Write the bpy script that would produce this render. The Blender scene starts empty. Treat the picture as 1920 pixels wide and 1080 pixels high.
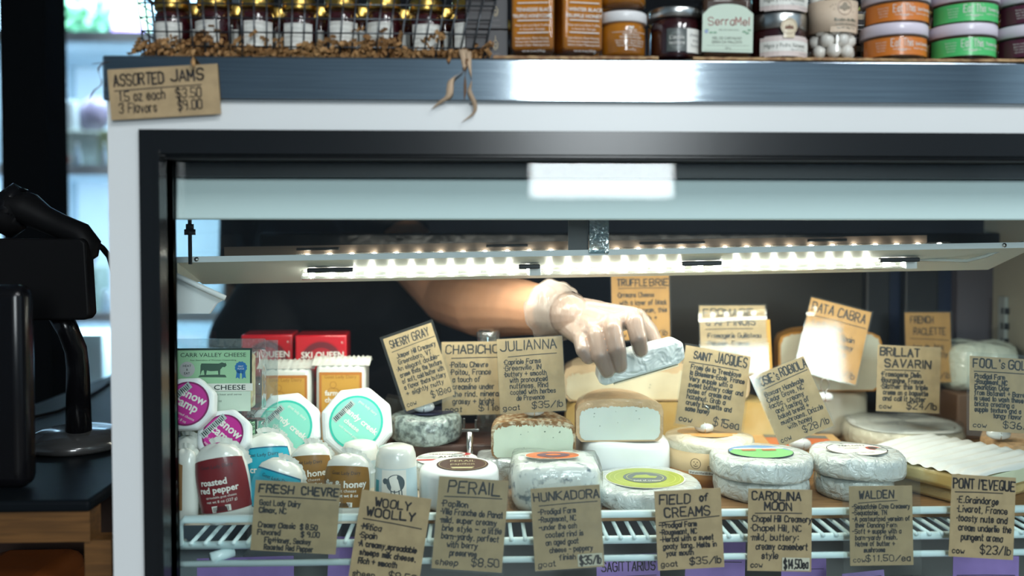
import bpy, bmesh, math, random
from mathutils import Vector, Matrix
random.seed(7)
S = bpy.context.scene
COL = S.collection
R = math.radians

# ---------------------------------------------------------------- camera
F, CX, CY = 1700.0, 960.0, 494.0            # focal length and principal point, in pixels of a 1920 x 1080 frame
YAW, PITCH, EYE = R(2.3), R(1.83), Vector((0, 0, 1.10))
FW = Vector((math.sin(YAW) * math.cos(PITCH), math.cos(YAW) * math.cos(PITCH), -math.sin(PITCH)))
RT = Vector((math.cos(YAW), -math.sin(YAW), 0))
UP = RT.cross(FW)
cd = bpy.data.cameras.new('camera')
cam = bpy.data.objects.new('camera', cd)
COL.objects.link(cam)
m = Matrix((RT, UP, -FW)).transposed().to_4x4()
m.translation = EYE
cam.matrix_world = m
cd.sensor_width = 36
cd.lens = F / 1920 * 36
cd.shift_y = -(540 - CY) / 1920
cd.clip_start = 0.02
cd.dof.use_dof = True
cd.dof.focus_distance = 1.08
cd.dof.aperture_fstop = 2.2
S.camera = cam

# ---------------------------------------------------------------- world, light, exposure
S.view_settings.view_transform = 'Standard'
S.view_settings.look = 'None'
S.view_settings.exposure = 0.0
S.view_settings.gamma = 1
S.view_settings.use_curve_mapping = False
w = bpy.data.worlds.new('world')
S.world = w
w.use_nodes = True
w.node_tree.nodes['Background'].inputs[0].default_value = (0.55, 0.75, 1, 1)
w.node_tree.nodes['Background'].inputs[1].default_value = 1.0
S.cycles.max_bounces = 8
S.cycles.diffuse_bounces = 3
S.cycles.glossy_bounces = 4
S.cycles.transparent_max_bounces = 24
S.cycles.transmission_bounces = 6
S.cycles.caustics_reflective = False
S.cycles.caustics_refractive = False
S.cycles.sample_clamp_indirect = 4
S.cycles.use_denoising = True
S.cycles.use_adaptive_sampling = True
S.cycles.adaptive_threshold = 0.02


def area(name, loc, rot, sx, sy, watts, color, parent=None):
    d = bpy.data.lights.new(name, 'AREA')
    d.shape = 'RECTANGLE'
    d.size, d.size_y, d.energy, d.color = sx, sy, watts, color
    o = bpy.data.objects.new(name, d)
    COL.objects.link(o)
    o.location, o.rotation_euler = loc, rot
    if parent:
        o.parent = parent
    return o


# daylight through the shop window behind the camera (the window itself is built below)
area('window_daylight', (0.81, -3.97, 1.995), (R(90), 0, 0), 0.92, 1.31, 95, (0.90, 0.975, 1.0))
# two unseen ceiling panels, added to light the counter and case front
area('ceiling_fill_light', (0.75, -1.5, 2.74), (0, 0, 0), 0.6, 1.2, 40, (0.96, 0.985, 1.0))
area('ceiling_fill_light', (1.9, -1.5, 2.74), (0, 0, 0), 0.6, 1.2, 40, (0.96, 0.985, 1.0))


# ---------------------------------------------------------------- placing things: a point of the photograph at a chosen distance
def ray(px, py):
    return FW + RT * ((px - CX) / F) + UP * ((CY - py) / F)


def at(px, py, Y):
    d = ray(px, py)
    return EYE + d * (Y / d.y)


def at_z(px, py, z):
    d = ray(px, py)
    return EYE + d * ((z - EYE.z) / d.z)


def X(px, Y, z):
    k = (px - CX) / F
    a = RT - FW * k
    return -(a.y * Y + a.z * (z - EYE.z)) / a.x


def mpp(Y):
    return Y / F


# ---------------------------------------------------------------- materials
MATS = {}


def mat(name, color=(.8, .8, .8), rough=.5, metal=0, spec=.5, coat=0, coat_rough=.05, bump=0, bscale=40, var=0, vscale=12, color2=None,
        trans=0, alpha=1, emit=None, estr=0, ior=1.45, aniso=0, detail=4, bdist=.002, stretch=None, sss=0, ramp=(.4, .6)):
    if name in MATS:
        return MATS[name]
    m = bpy.data.materials.new(name)
    m.use_nodes = True
    nt = m.node_tree
    b = nt.nodes['Principled BSDF']
    b.inputs['Base Color'].default_value = (*color, 1)
    b.inputs['Roughness'].default_value = rough
    b.inputs['Metallic'].default_value = metal
    b.inputs['Specular IOR Level'].default_value = spec
    b.inputs['IOR'].default_value = ior
    b.inputs['Coat Weight'].default_value = coat
    b.inputs['Coat Roughness'].default_value = coat_rough
    b.inputs['Transmission Weight'].default_value = trans
    b.inputs['Alpha'].default_value = alpha
    b.inputs['Anisotropic'].default_value = aniso
    if sss:
        b.inputs['Subsurface Weight'].default_value = sss
        b.inputs['Subsurface Radius'].default_value = (.01, .006, .004)
        b.inputs['Subsurface Scale'].default_value = .5
    if emit:
        b.inputs['Emission Color'].default_value = (*emit, 1)
        b.inputs['Emission Strength'].default_value = estr
    tc = nt.nodes.new('ShaderNodeTexCoord')
    src = tc.outputs['Object']
    if stretch:
        mp = nt.nodes.new('ShaderNodeMapping')
        mp.inputs['Scale'].default_value = stretch
        nt.links.new(src, mp.inputs[0])
        src = mp.outputs[0]
    if color2 or var:
        n = nt.nodes.new('ShaderNodeTexNoise')
        n.inputs['Scale'].default_value = vscale
        n.inputs['Detail'].default_value = detail
        nt.links.new(src, n.inputs['Vector'])
        cr = nt.nodes.new('ShaderNodeValToRGB')
        cr.color_ramp.elements[0].position = ramp[0]
        cr.color_ramp.elements[1].position = ramp[1]
        c2 = color2 or tuple(c * (1 - var) for c in color)
        cr.color_ramp.elements[0].color = (*color, 1)
        cr.color_ramp.elements[1].color = (*c2, 1)
        nt.links.new(n.outputs['Fac'], cr.inputs[0])
        nt.links.new(cr.outputs[0], b.inputs['Base Color'])
    if bump:
        n = nt.nodes.new('ShaderNodeTexNoise')
        n.inputs['Scale'].default_value = bscale
        n.inputs['Detail'].default_value = detail
        n.inputs['Distortion'].default_value = .6
        nt.links.new(src, n.inputs['Vector'])
        bp = nt.nodes.new('ShaderNodeBump')
        bp.inputs['Strength'].default_value = bump
        bp.inputs['Distance'].default_value = bdist
        nt.links.new(n.outputs['Fac'], bp.inputs['Height'])
        nt.links.new(bp.outputs[0], b.inputs['Normal'])
        nt.links.new(bp.outputs[0], b.inputs['Coat Normal'])
    MATS[name] = m
    return m


def clear(name, tint=(1, 1, 1), refl=1.0, rough=0.0, haze=0, bump=0, bscale=60, haze_col=(.8, .85, .85)):
    """thin clear sheet: see-through, with a mirror sheen that grows at grazing angles"""
    if name in MATS:
        return MATS[name]
    m = bpy.data.materials.new(name)
    m.use_nodes = True
    nt = m.node_tree
    nt.nodes.clear()
    out = nt.nodes.new('ShaderNodeOutputMaterial')
    t = nt.nodes.new('ShaderNodeBsdfTransparent')
    t.inputs[0].default_value = (*tint, 1)
    g = nt.nodes.new('ShaderNodeBsdfGlossy')
    g.inputs['Roughness'].default_value = rough
    lw = nt.nodes.new('ShaderNodeLayerWeight')          # Schlick's rule, the same from both sides of the sheet
    lw.inputs['Blend'].default_value = .5
    pw = nt.nodes.new('ShaderNodeMath')
    pw.operation = 'POWER'
    pw.inputs[1].default_value = 5
    nt.links.new(lw.outputs['Facing'], pw.inputs[0])
    fr = nt.nodes.new('ShaderNodeMath')
    fr.operation = 'MULTIPLY_ADD'
    fr.inputs[1].default_value = .96
    fr.inputs[2].default_value = .04
    nt.links.new(pw.outputs[0], fr.inputs[0])
    mul = nt.nodes.new('ShaderNodeMath')
    mul.operation = 'MULTIPLY'
    mul.use_clamp = True
    mul.inputs[1].default_value = refl
    nt.links.new(fr.outputs[0], mul.inputs[0])
    mx = nt.nodes.new('ShaderNodeMixShader')
    nt.links.new(mul.outputs[0], mx.inputs[0])
    last = t.outputs[0]
    if haze:
        d = nt.nodes.new('ShaderNodeBsdfDiffuse')
        d.inputs[0].default_value = (*haze_col, 1)
        m2 = nt.nodes.new('ShaderNodeMixShader')
        m2.inputs[0].default_value = haze
        nt.links.new(last, m2.inputs[1])
        nt.links.new(d.outputs[0], m2.inputs[2])
        last = m2.outputs[0]
    if bump:
        tc = nt.nodes.new('ShaderNodeTexCoord')
        n = nt.nodes.new('ShaderNodeTexNoise')
        n.inputs['Scale'].default_value = bscale
        nt.links.new(tc.outputs['Object'], n.inputs['Vector'])
        bp = nt.nodes.new('ShaderNodeBump')
        bp.inputs['Strength'].default_value = bump
        bp.inputs['Distance'].default_value = .004
        nt.links.new(n.outputs['Fac'], bp.inputs['Height'])
        nt.links.new(bp.outputs[0], g.inputs['Normal'])
    nt.links.new(last, mx.inputs[1])
    nt.links.new(g.outputs[0], mx.inputs[2])
    nt.links.new(mx.outputs[0], out.inputs[0])
    MATS[name] = m
    return m


INK = mat('marker_ink', (.012, .012, .016), .6)
KRAFT = mat('kraft_card', (.455, .33, .18), .75, var=.14, vscale=60, bump=.1, bscale=300)
STEEL = mat('brushed_steel', (.58, .67, .73), .075, metal=1, bump=.02, bscale=5, stretch=(1, 20, 160), var=.22, vscale=9)
WHITE = mat('white_enamel', (.76, .79, .79), .35, var=.03, vscale=3)
PWHITE = mat('white_plastic', (.80, .82, .82), .3)
BLACK = mat('black_rubber', (.010, .011, .013), .45)
BLACKM = mat('black_anodised', (.010, .012, .014), .22, spec=.35, bump=.03, bscale=20)
WIREW = mat('white_coated_wire', (.66, .84, .86), .3, coat=.4)
METAL = mat('bright_wire', (.75, .75, .74), .2, metal=1)
GLASS = clear('pane_glass', (.955, .985, .98), .6)
FILM = clear('cling_film', (.98, .99, .98), 1.0, .10, .04, .9, 70)
SLEEVE = clear('clear_sleeve', (.97, .98, .97), .8, .05, .015)
JARGLASS = clear('jar_glass', (.97, .985, .98), 1.0, .02)


# ---------------------------------------------------------------- mesh builder: collects shapes into ONE mesh object
class MB:
    def __init__(s):
        s.v, s.f, s.mi, s.sm, s.mats = [], [], [], [], []
        s.cur = 0
        s.smooth = False
        s.M = None

    def use(s, m, smooth=None):
        if m not in s.mats:
            s.mats.append(m)
        s.cur = s.mats.index(m)
        if smooth is not None:
            s.smooth = smooth
        return s

    def add(s, vs, fs, smooth=None):
        o = len(s.v)
        if s.M is not None:
            vs = [s.M @ Vector(p) for p in vs]
        s.v += [tuple(p) for p in vs]
        s.f += [tuple(i + o for i in f) for f in fs]
        s.mi += [s.cur] * len(fs)
        s.sm += [s.smooth if smooth is None else smooth] * len(fs)
        return s

    def box(s, x0, x1, y0, y1, z0, z1, bev=0):
        if bev <= 0:
            vs = [(x, y, z) for z in (z0, z1) for y in (y0, y1) for x in (x0, x1)]
            return s.add(vs, [(0, 2, 3, 1), (4, 5, 7, 6), (0, 1, 5, 4), (1, 3, 7, 5), (3, 2, 6, 7), (2, 0, 4, 6)], False)
        bm = bmesh.new()
        bmesh.ops.create_cube(bm, size=1)
        for q in bm.verts:
            q.co = Vector(((x0 + x1) / 2 + q.co.x * (x1 - x0), (y0 + y1) / 2 + q.co.y * (y1 - y0), (z0 + z1) / 2 + q.co.z * (z1 - z0)))
        bmesh.ops.bevel(bm, geom=bm.edges[:], offset=bev, segments=3, affect='EDGES', profile=.5)
        bm.verts.index_update()
        bm.normal_update()
        s.add([q.co.copy() for q in bm.verts], [[q.index for q in f.verts] for f in bm.faces], True)
        for k, f in enumerate(bm.faces):
            if max(abs(c) for c in f.normal) > .9995:
                s.sm[len(s.sm) - len(bm.faces) + k] = False
        bm.free()
        return s

    def tube(s, pts, r, n=8, caps=True, closed=False):
        pts = [Vector(p) for p in pts]
        rs = r if isinstance(r, (list, tuple)) else [r] * len(pts)
        vs, fs = [], []
        ref = None
        N = len(pts)
        for i, p in enumerate(pts):
            a = pts[i - 1] if (i or closed) else p
            b = pts[(i + 1) % N] if (i < N - 1 or closed) else p
            t = (b - a).normalized()
            if ref is None:
                ref = t.orthogonal().normalized()
            ref = (ref - t * ref.dot(t))
            ref = ref.normalized() if ref.length > 1e-6 else t.orthogonal().normalized()
            bi = t.cross(ref)
            for k in range(n):
                q = 2 * math.pi * k / n
                vs.append(p + (ref * math.cos(q) + bi * math.sin(q)) * rs[i])
        for i in range(N if closed else N - 1):
            j = (i + 1) % N
            for k in range(n):
                l = (k + 1) % n
                fs.append((i * n + k, i * n + l, j * n + l, j * n + k))
        if caps and not closed:
            fs.append(tuple(range(n))[::-1])
            fs.append(tuple((N - 1) * n + k for k in range(n)))
        return s.add(vs, fs, True)

    def lathe(s, prof, n=40, cx=0, cy=0, jit=0, sq=2.0, arc=1.0, sy=1.0, seed=0, pleat=0):
        """profile [(r, z)] from the bottom up; sq > 2 gives a rounded square plan"""
        rnd = random.Random(seed)
        ph = [rnd.uniform(0, 6.28) for _ in range(6)]
        vs, fs = [], []
        full = arc >= 1
        cols = n if full else n + 1
        for (r, z) in prof:
            for k in range(cols):
                q = 2 * math.pi * arc * k / n
                c, t = math.cos(q), math.sin(q)
                e = (abs(c) ** sq + abs(t) ** sq) ** (-1 / sq)
                w = 1 + jit * (math.sin(2 * q + ph[0]) + .6 * math.sin(5 * q + ph[1] + z * 60) + .4 * math.sin(9 * q + ph[2] - z * 90))
                if pleat:
                    w += pleat / max(r, .01) * (math.sin(23 * q + 3 * math.sin(4 * q + ph[4]) + z * 160) * .6 + math.sin(41 * q + ph[5] - z * 220 + 2 * math.sin(7 * q)) * .4)
                vs.append((cx + r * e * w * c, cy + sy * r * e * w * t, z + jit * .12 * math.sin(3 * q + ph[3]) * (1 if r > 0 else 0)))
        m_ = len(prof)
        for i in range(m_ - 1):
            for k in range(n):
                l = (k + 1) % cols
                fs.append((i * cols + k, i * cols + l, (i + 1) * cols + l, (i + 1) * cols + k))
        if prof[0][0] > 1e-6:
            fs.append(tuple(range(cols))[::-1])
        if prof[-1][0] > 1e-6:
            fs.append(tuple((m_ - 1) * cols + k for k in range(cols)))
        return s.add(vs, fs, True)

    def prism(s, poly, fa, fb):
        """poly: 2-D points; fa, fb map (u, v) to the two end faces"""
        n = len(poly)
        vs = [fa(*p) for p in poly] + [fb(*p) for p in poly]
        fs = [tuple(range(n)), tuple(range(2 * n - 1, n - 1, -1))]
        fs += [(i, i + n, (i + 1) % n + n, (i + 1) % n) for i in range(n)]
        return s.add(vs, fs, False)

    # --- flat print on a mapped surface: mp(u, v, lift) -> point
    def patch(s, mp, u0, v0, u1, v1, lift=0, nu=1, nv=1):
        vs = [mp(u0 + (u1 - u0) * i / nu, v0 + (v1 - v0) * j / nv, lift) for j in range(nv + 1) for i in range(nu + 1)]
        fs = [(j * (nu + 1) + i, j * (nu + 1) + i + 1, (j + 1) * (nu + 1) + i + 1, (j + 1) * (nu + 1) + i) for j in range(nv) for i in range(nu)]
        return s.add(vs, fs)

    def poly(s, mp, pts, lift=0):
        return s.add([mp(u, v, lift) for u, v in pts], [tuple(range(len(pts)))])

    def disc(s, mp, u, v, ru, rv=None, lift=0, n=36):
        rv = ru if rv is None else rv
        return s.poly(mp, [(u + ru * math.cos(6.28319 * k / n), v + rv * math.sin(6.28319 * k / n)) for k in range(n)], lift)

    def ring(s, mp, u, v, r0, r1, lift=0, n=40, k=1.0):
        vs = []
        for i in range(n):
            q = 6.28319 * i / n
            vs += [mp(u + r0 * math.cos(q), v + k * r0 * math.sin(q), lift), mp(u + r1 * math.cos(q), v + k * r1 * math.sin(q), lift)]
        return s.add(vs, [(2 * i, 2 * i + 1, (2 * i + 3) % (2 * n), (2 * i + 2) % (2 * n)) for i in range(n)])

    def line(s, mp, pts, wd, lift=0, joint=True):
        for (a, b) in zip(pts, pts[1:]):
            dx, dy = b[0] - a[0], b[1] - a[1]
            l = math.hypot(dx, dy) or 1e-9
            nx, ny = -dy / l * wd / 2, dx / l * wd / 2
            s.poly(mp, [(a[0] - nx, a[1] - ny), (b[0] - nx, b[1] - ny), (b[0] + nx, b[1] + ny), (a[0] + nx, a[1] + ny)], lift)
        if joint:
            for p in pts:
                s.disc(mp, p[0], p[1], wd / 2, lift=lift, n=6)
        return s

    def hand(s, mp, txt, u, v, h, wd, lift=0, width=None, align='l', jit=.05, rot=0, track=1.0):
        """hand lettering: cap height h, baseline at v; width squeezes it to fit"""
        x, segs = 0, []
        for ch in txt:
            if ch == ' ':
                x += 3.2
                continue
            g = GLYPH.get(ch) or GLYPH.get(ch.upper())
            if not g:
                continue
            sk, dy = random.uniform(-.06, .1), random.uniform(-.25, .25)
            mxx = 0
            for st in g.split():
                pts = []
                for i in range(0, len(st), 2):
                    gx, gy = int(st[i]), int(st[i + 1])
                    mxx = max(mxx, gx)
                    pts.append((x + gx + (gy - 2) * sk + random.uniform(-jit, jit) * 3, gy - 2 + dy + random.uniform(-jit, jit) * 3))
                segs.append(pts)
            x += mxx + 1.55 * track
        tot = max(x - 1.55 * track, .1)
        ky = h / 6.0
        kx = ky * .86
        if width:
            kx = min(kx * 1.6, width / tot) if align != 'f' else width / tot
        off = {'l': 0, 'f': 0, 'c': -tot * kx / 2, 'r': -tot * kx}[align]
        cr, sr = math.cos(rot), math.sin(rot)
        for pts in segs:
            q = []
            for (a, b) in pts:
                a, b = off + a * kx, b * ky
                q.append((u + a * cr - b * sr, v + a * sr + b * cr))
            if len(q) == 1:
                s.disc(mp, q[0][0], q[0][1], wd * .7, lift=lift, n=6)
            else:
                s.line(mp, q, wd * random.uniform(.85, 1.15), lift)
        return tot * kx

    def text(s, mp, txt, u, v, h, lift=0, align='c', width=None, rot=0, bold=0, sx=1.0):
        """printed lettering (the built-in face); h is the cap height"""
        vs, fs = font_mesh(txt, bold)
        if not vs:
            return s
        x0, x1 = min(p[0] for p in vs), max(p[0] for p in vs)
        k = h / .70
        kx = k * sx
        if width:
            kx = width / max(x1 - x0, 1e-6)
        off = {'l': -x0, 'c': -(x0 + x1) / 2, 'r': -x1}[align]
        cr, sr = math.cos(rot), math.sin(rot)
        out = []
        for p in vs:
            a, b = (p[0] + off) * kx, p[1] * k
            out.append(mp(u + a * cr - b * sr, v + a * sr + b * cr, lift))
        return s.add(out, fs)

    def build(s, name, parent=None, loc=None):
        me = bpy.data.meshes.new(name)
        me.from_pydata(s.v, [], s.f)
        for m_ in s.mats:
            me.materials.append(m_)
        me.polygons.foreach_set('material_index', s.mi)
        me.polygons.foreach_set('use_smooth', s.sm)
        me.update()
        o = bpy.data.objects.new(name, me)
        COL.objects.link(o)
        if parent:
            o.parent = parent
        if loc:
            o.location = loc
        return o


FONTS = {}


def font_mesh(txt, bold=0):
    key = (txt, bold)
    if key not in FONTS:
        c = bpy.data.curves.new('f', 'FONT')
        c.body = txt
        c.size = 1
        c.resolution_u = 2
        c.offset = bold
        o = bpy.data.objects.new('f', c)
        COL.objects.link(o)
        bpy.context.view_layer.update()
        me = o.to_mesh()
        FONTS[key] = ([tuple(p.co[:2]) for p in me.vertices], [tuple(f.vertices) for f in me.polygons])
        o.to_mesh_clear()
        bpy.data.objects.remove(o)
        bpy.data.curves.remove(c)
    return FONTS[key]


GLYPH = {
    'A': '022842 1434', 'B': '0802 083847463505 053544433202', 'C': '4738180703123243', 'D': '0802 082847432202', 'E': '48080242 0535',
    'F': '480802 0535', 'G': '47381807031232434525', 'H': '0802 4842 0545', 'I': '0802', 'J': '4843321203', 'K': '0802 4805 0542',
    'L': '080242', 'M': '0208244842', 'N': '02084248', 'O': '180703123243473818', 'P': '0802 083847463505', 'Q': '180703123243473818 2442',
    'R': '0802 083847463505 2542', 'S': '473818070615354443321203', 'T': '0848 2822', 'U': '080312324348', 'V': '082248', 'W': '0812263248',
    'X': '0842 4802', 'Y': '0825 482522', 'Z': '08480242', '0': '180703123243473818', '1': '172822', '2': '07183847460242',
    '3': '07183847463525 354443321203', '4': '32380444', '5': '480805354443321203', '6': '38170312324344351504',
    '7': '084812', '8': '1807061535444332120304153546473818', '9': '463506071838474332', '$': '473818070615354443321203 2921',
    '/': '0248', '.': '12', ',': '121101', "'": '1817', '-': '0535', '+': '0545 2723', ':': '13 16', '*': '15', '=': '0444 0646',
    'a': '36160503122233 3632', 'b': '0802 0516263533221203', 'c': '3526160503122233', 'd': '3832 3526160503122233',
    'e': '04343526160503122233', 'f': '38281712 0626', 'g': '3526160503122233 3631201001', 'h': '0802 0516263532', 'i': '0602 08',
    'j': '161100 18', 'k': '0802 3604 1432', 'l': '0802', 'm': '0602 05162522 25364542', 'n': '0602 0516263532', 'o': '160503122233352616',
    'p': '0600 0516263533221203', 'q': '3630 3526160503122233', 'r': '0602 051626', 's': '35261605142433221203', 't': '18131222 0626',
    'u': '0603122233 3632', 'v': '062236', 'w': '0612243246', 'x': '0632 3602', 'y': '0622 3600', 'z': '06360232'}


def flat(o, ux, uv, n):
    o, ux, uv, n = Vector(o), Vector(ux), Vector(uv), Vector(n)
    return lambda u, v, l=0: o + ux * u + uv * v + n * l


FRONT = lambda y=0, x=0, z=0: flat((x, y, z), (1, 0, 0), (0, 0, 1), (0, -1, 0))      # a face looking at the shopper
TOPUP = lambda z=0, x=0, y=0: flat((x, y, z), (1, 0, 0), (0, 1, 0), (0, 0, 1))       # a face looking up, read from the front


def cyl(r, z0=0, a0=0, x=0, y=0):
    return lambda u, v, l=0: Vector((x + (r + l) * math.sin(a0 + u / r), y - (r + l) * math.cos(a0 + u / r), z0 + v))


# ---------------------------------------------------------------- scene objects
def tag(o, label, cat, group=None, kind=None):
    o['label'], o['category'] = label, cat
    if group:
        o['group'] = group
    if kind:
        o['kind'] = kind
    return o


def thing(name, label, cat, loc=(0, 0, 0), rot=(0, 0, 0), group=None):
    o = bpy.data.objects.new(name, None)
    o.empty_display_size = .02
    COL.objects.link(o)
    o.location, o.rotation_euler = loc, rot
    return tag(o, label, cat, group)


def struct(o, label=None):
    o['kind'] = 'structure'
    if label:
        o['label'] = label
    return o


def dup(root, loc, label, rot=None, group=None):
    r = root.copy()
    COL.objects.link(r)
    r.location = loc
    if rot is not None:
        r.rotation_euler = rot
    r['label'] = label
    if group:
        r['group'] = group
    for ch in list(root.children):
        c = ch.copy()
        COL.objects.link(c)
        c.parent = r
        for g in list(ch.children):
            e = g.copy()
            COL.objects.link(e)
            e.parent = c
    return r


# ---------------------------------------------------------------- the room
WALLM = mat('grey_blue_wall', (.40, .50, .58), .7, var=.15, vscale=2)
DARKW = mat('dark_back_wall', (.010, .013, .020), .7, var=.3, vscale=3)
FLOORM = mat('grey_floor', (.14, .13, .12), .5, var=.25, vscale=4)
CEILM = mat('ceiling_paint', (.32, .35, .38), .8, var=.06, vscale=3)
b = MB(); b.use(FLOORM).box(-3, 3.2, -4.1, 4.6, -.1, 0); struct(b.build('floor'))
b = MB(); b.use(CEILM).box(-3, 3.2, -4.1, 4.6, 2.8, 2.9); struct(b.build('ceiling'))
b = MB(); b.use(DARKW).box(-3, 3.2, 4.5, 4.6, 0, 2.8); struct(b.build('wall_back'))
b = MB(); b.use(WALLM).box(-3.1, -3, -4.1, 4.6, 0, 2.8); struct(b.build('wall_left'))
b = MB(); b.use(WALLM).box(3.2, 3.3, -4.1, 4.6, 0, 2.8); struct(b.build('wall_right'))
b = MB()
b.use(WALLM)
b.box(-3, .34, -4.1, -4, 0, 2.8); b.box(1.28, 3.2, -4.1, -4, 0, 2.8); b.box(.34, 1.28, -4.1, -4, 0, 1.30); b.box(.34, 1.28, -4.1, -4, 2.66, 2.8)
struct(b.build('wall_front'))
b = MB()
b.use(mat('window_paint', (.55, .57, .58), .5))
for (x0, x1, z0, z1) in ((.34, .38, 1.3, 2.66), (1.24, 1.28, 1.3, 2.66), (.38, 1.24, 1.3, 1.34), (.38, 1.24, 2.62, 2.66)):
    b.box(x0, x1, -4.09, -3.99, z0, z1)
win = struct(b.build('window_1'))
b = MB(); b.use(GLASS).box(.38, 1.24, -4.06, -4.055, 1.34, 2.62); b.build('pane', win)
for x, y in ((.75, -1.5), (1.9, -1.5)):  # unseen housings added to carry the two fill lights
    t = thing('ceiling_fill_panel', 'added fill-light panel on the ceiling, %s' % ('the one nearer the till desk' if x < 1 else 'the one farther from the till desk'), 'light', (x, y, 2.8))
    b = MB(); b.use(PWHITE).box(-.33, .33, -.63, .63, -.05, 0, .005); b.build('housing', t)
# black post that stands in front of the lit fridge
b = MB(); b.use(mat('black_paint', (.003, .004, .005), .9, spec=.08))
p0, p1 = X(6, 2.3, 1), X(91, 2.3, 1)
b.box(p0, p1, 2.3, 2.42, 0, 2.8)
struct(b.build('column'), 'black post in front of the lit fridge')

# ---------------------------------------------------------------- the display case
YF = .885
xL, xF0, xF1, xG = X(207, YF, 1.0), X(267.5, YF, 1.0), X(304, YF, 1.0), X(320, .915, 1.0)
xR = .90
YB = 1.52
case = thing('display_case', 'white and black refrigerated cheese display case with steel counter top and glass front', 'display case', (0, 0, 0))
b = MB(); b.use(STEEL).box(xL - .002, xR + .02, (.8795), 1.60, 1.2275, 1.270, .0022); b.build('counter_top', case)['label'] = 'brushed steel counter top'
b = MB(); b.use(WHITE).box(xL, xR, YF, .93, 1.2005, 1.2275); b.build('fascia', case)['label'] = 'white band under the steel'
b = MB(); b.use(WHITE).box(xL, xF0 + .002, YF, .93, .55, 1.2005); b.build('side_post', case)['label'] = 'white upright at the case end'
b = MB(); b.use(WHITE).box(xL, xR, YF, YB, 0, .55, .004); b.build('base_cabinet', case)
b = MB(); b.use(BLACKM)
zt, zi = 1.2003, 1.1775
b.prism([(xF0, zt), (xR, zt), (xR, zi), (xF1, zi), (xF1, .56), (xF0, .56)], lambda u, v: (u, .881, v), lambda u, v: (u, .93, v))
b.box(xF1 - .003, xF1 + .001, .879, .9, .56, zi + .003)
b.build('window_frame', case)['label'] = 'black frame round the glass'
b = MB(); b.use(BLACK)
b.box(xF1, xR, .895, .93, 1.1735, zi); b.box(xF1, xG, .895, .93, .56, 1.1735)
b.use(BLACKM).box(xF1, xR, .888, .896, zi - .0022, zi)
b.build('gasket', case)
b = MB(); b.use(GLASS).box(xF1 + .002, xR, .915, .9185, .58, 1.1765); b.build('front_glass', case)['label'] = 'clear front pane'
b = MB(); b.use(mat('header_white', (.74, .86, .86), .5)).box(xL + .004, xR - .03, .945, .96, at(960, 412, .945).z, at(960, 335, .945).z, .002); b.build('header_panel', case)['label'] = 'pale panel inside, above the lights'
b = MB(); b.use(BLACK).box(xL + .004, xR, .93, 1.03, at(960, 334, .945).z, 1.20); b.box(xL + .004, xR, 1.03, YB, 1.19, 1.20); b.build('roof_lining', case)
b = MB(); b.use(GLASS).box(xL - .016, xL - .013, .93, YB, .56, 1.20); b.build('side_glass', case)['label'] = 'clear pane at the case end'
b = MB(); b.use(mat('beige_lining', (.36, .345, .27), .5, var=.1, vscale=3)).box(xR - .03, xR, .93, YB, .56, 1.2); b.build('end_wall', case)['label'] = 'beige inner end wall'
b = MB(); b.use(WHITE).box(xL + .004, xR - .03, .93, YB, .56, .62); b.build('lower_deck', case)
# rear: black top rail, sliding door, stile, grey return
b = MB(); b.use(mat('wet_black', (.005, .007, .009), .22, spec=.3, bump=.4, bscale=45, bdist=.004))
b.box(xL + .004, xR - .03, 1.47, YB, 1.0735, 1.1025, .004); b.build('rear_rail', case)['label'] = 'glossy black rear rail'
b = MB(); b.use(mat('olive_door', (.016, .013, .007), .4, var=.3, vscale=4))
b.box(X(1238, 1.5, .95), X(1622, 1.5, .95), 1.495, 1.503, .60, 1.075); b.build('sliding_door', case)['label'] = 'dark olive rear sliding door'
b = MB(); b.use(BLACK)
b.box(X(1618, 1.49, .95), X(1662, 1.49, .95), 1.478, 1.507, .60, 1.08, .003); b.box(X(1690, 1.5, .95), X(1752, 1.5, .95), 1.487, 1.507, .60, 1.08, .003); b.build('door_stile', case)
b = MB(); b.use(mat('navy_panel', (.006, .014, .045), .4)).box(X(1662, 1.5, .95), X(1792, 1.5, .95), 1.509, 1.515, .60, 1.10); b.build('door_panel', case)['label'] = 'navy panel behind the door stiles'
b = MB(); b.use(mat('grey_return', (.085, .075, .088), .5)).box(X(1788, 1.5, .95), xR - .03, 1.49, 1.53, .60, 1.09); b.build('rear_return', case)
b = MB(); b.use(mat('grey_standard', (.42, .47, .46), .4, metal=.4))
xs = xR - .031
b.box(xs - .006, xs, 1.444, 1.462, .62, .998)
b.use(BLACK)
for k in range(14):
    b.box(xs - .0065, xs - .0058, 1.4475, 1.4525, .645 + k * .025, .655 + k * .025)
    b.box(xs - .006, xs + .0005, 1.441, 1.4435, .645 + k * .025, .655 + k * .025)
b.build('shelf_standard', case)['label'] = 'slotted upright on the end wall'
# hanging rods and the plates that carry the light shelf
b = MB(); b.use(BLACKM)
YL = 1.055
xr_ = X(358, YL, 1.08)
b.tube([(xr_, YL - .003, 1.19), (xr_, YL - .003, 1.066)], .0023)
b.tube([(xr_, YL - .003, 1.106), (xr_, YL - .003, 1.0995)], .007, 6); b.tube([(xr_, YL - .003, 1.112), (xr_, YL - .003, 1.106)], .005, 6)
b.build('hanging_rod', case)
b = MB(); b.use(mat('grey_plate', (.12, .125, .125), .5)).box(X(1066, YL, 1.08), X(1104, YL, 1.08), YL + .004, YL + .007, 1.076, 1.19); b.build('hanger_plate', case)
b = MB(); b.use(clear('wet_plastic', (.75, .85, .88), 2.5, .12, .25, 1.2, 90, (.3, .45, .5))).box(X(1104, YL, 1.08), X(1140, YL, 1.08), YL - .006, YL - .003, 1.078, 1.19); b.build('clear_hanger', case)
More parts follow.
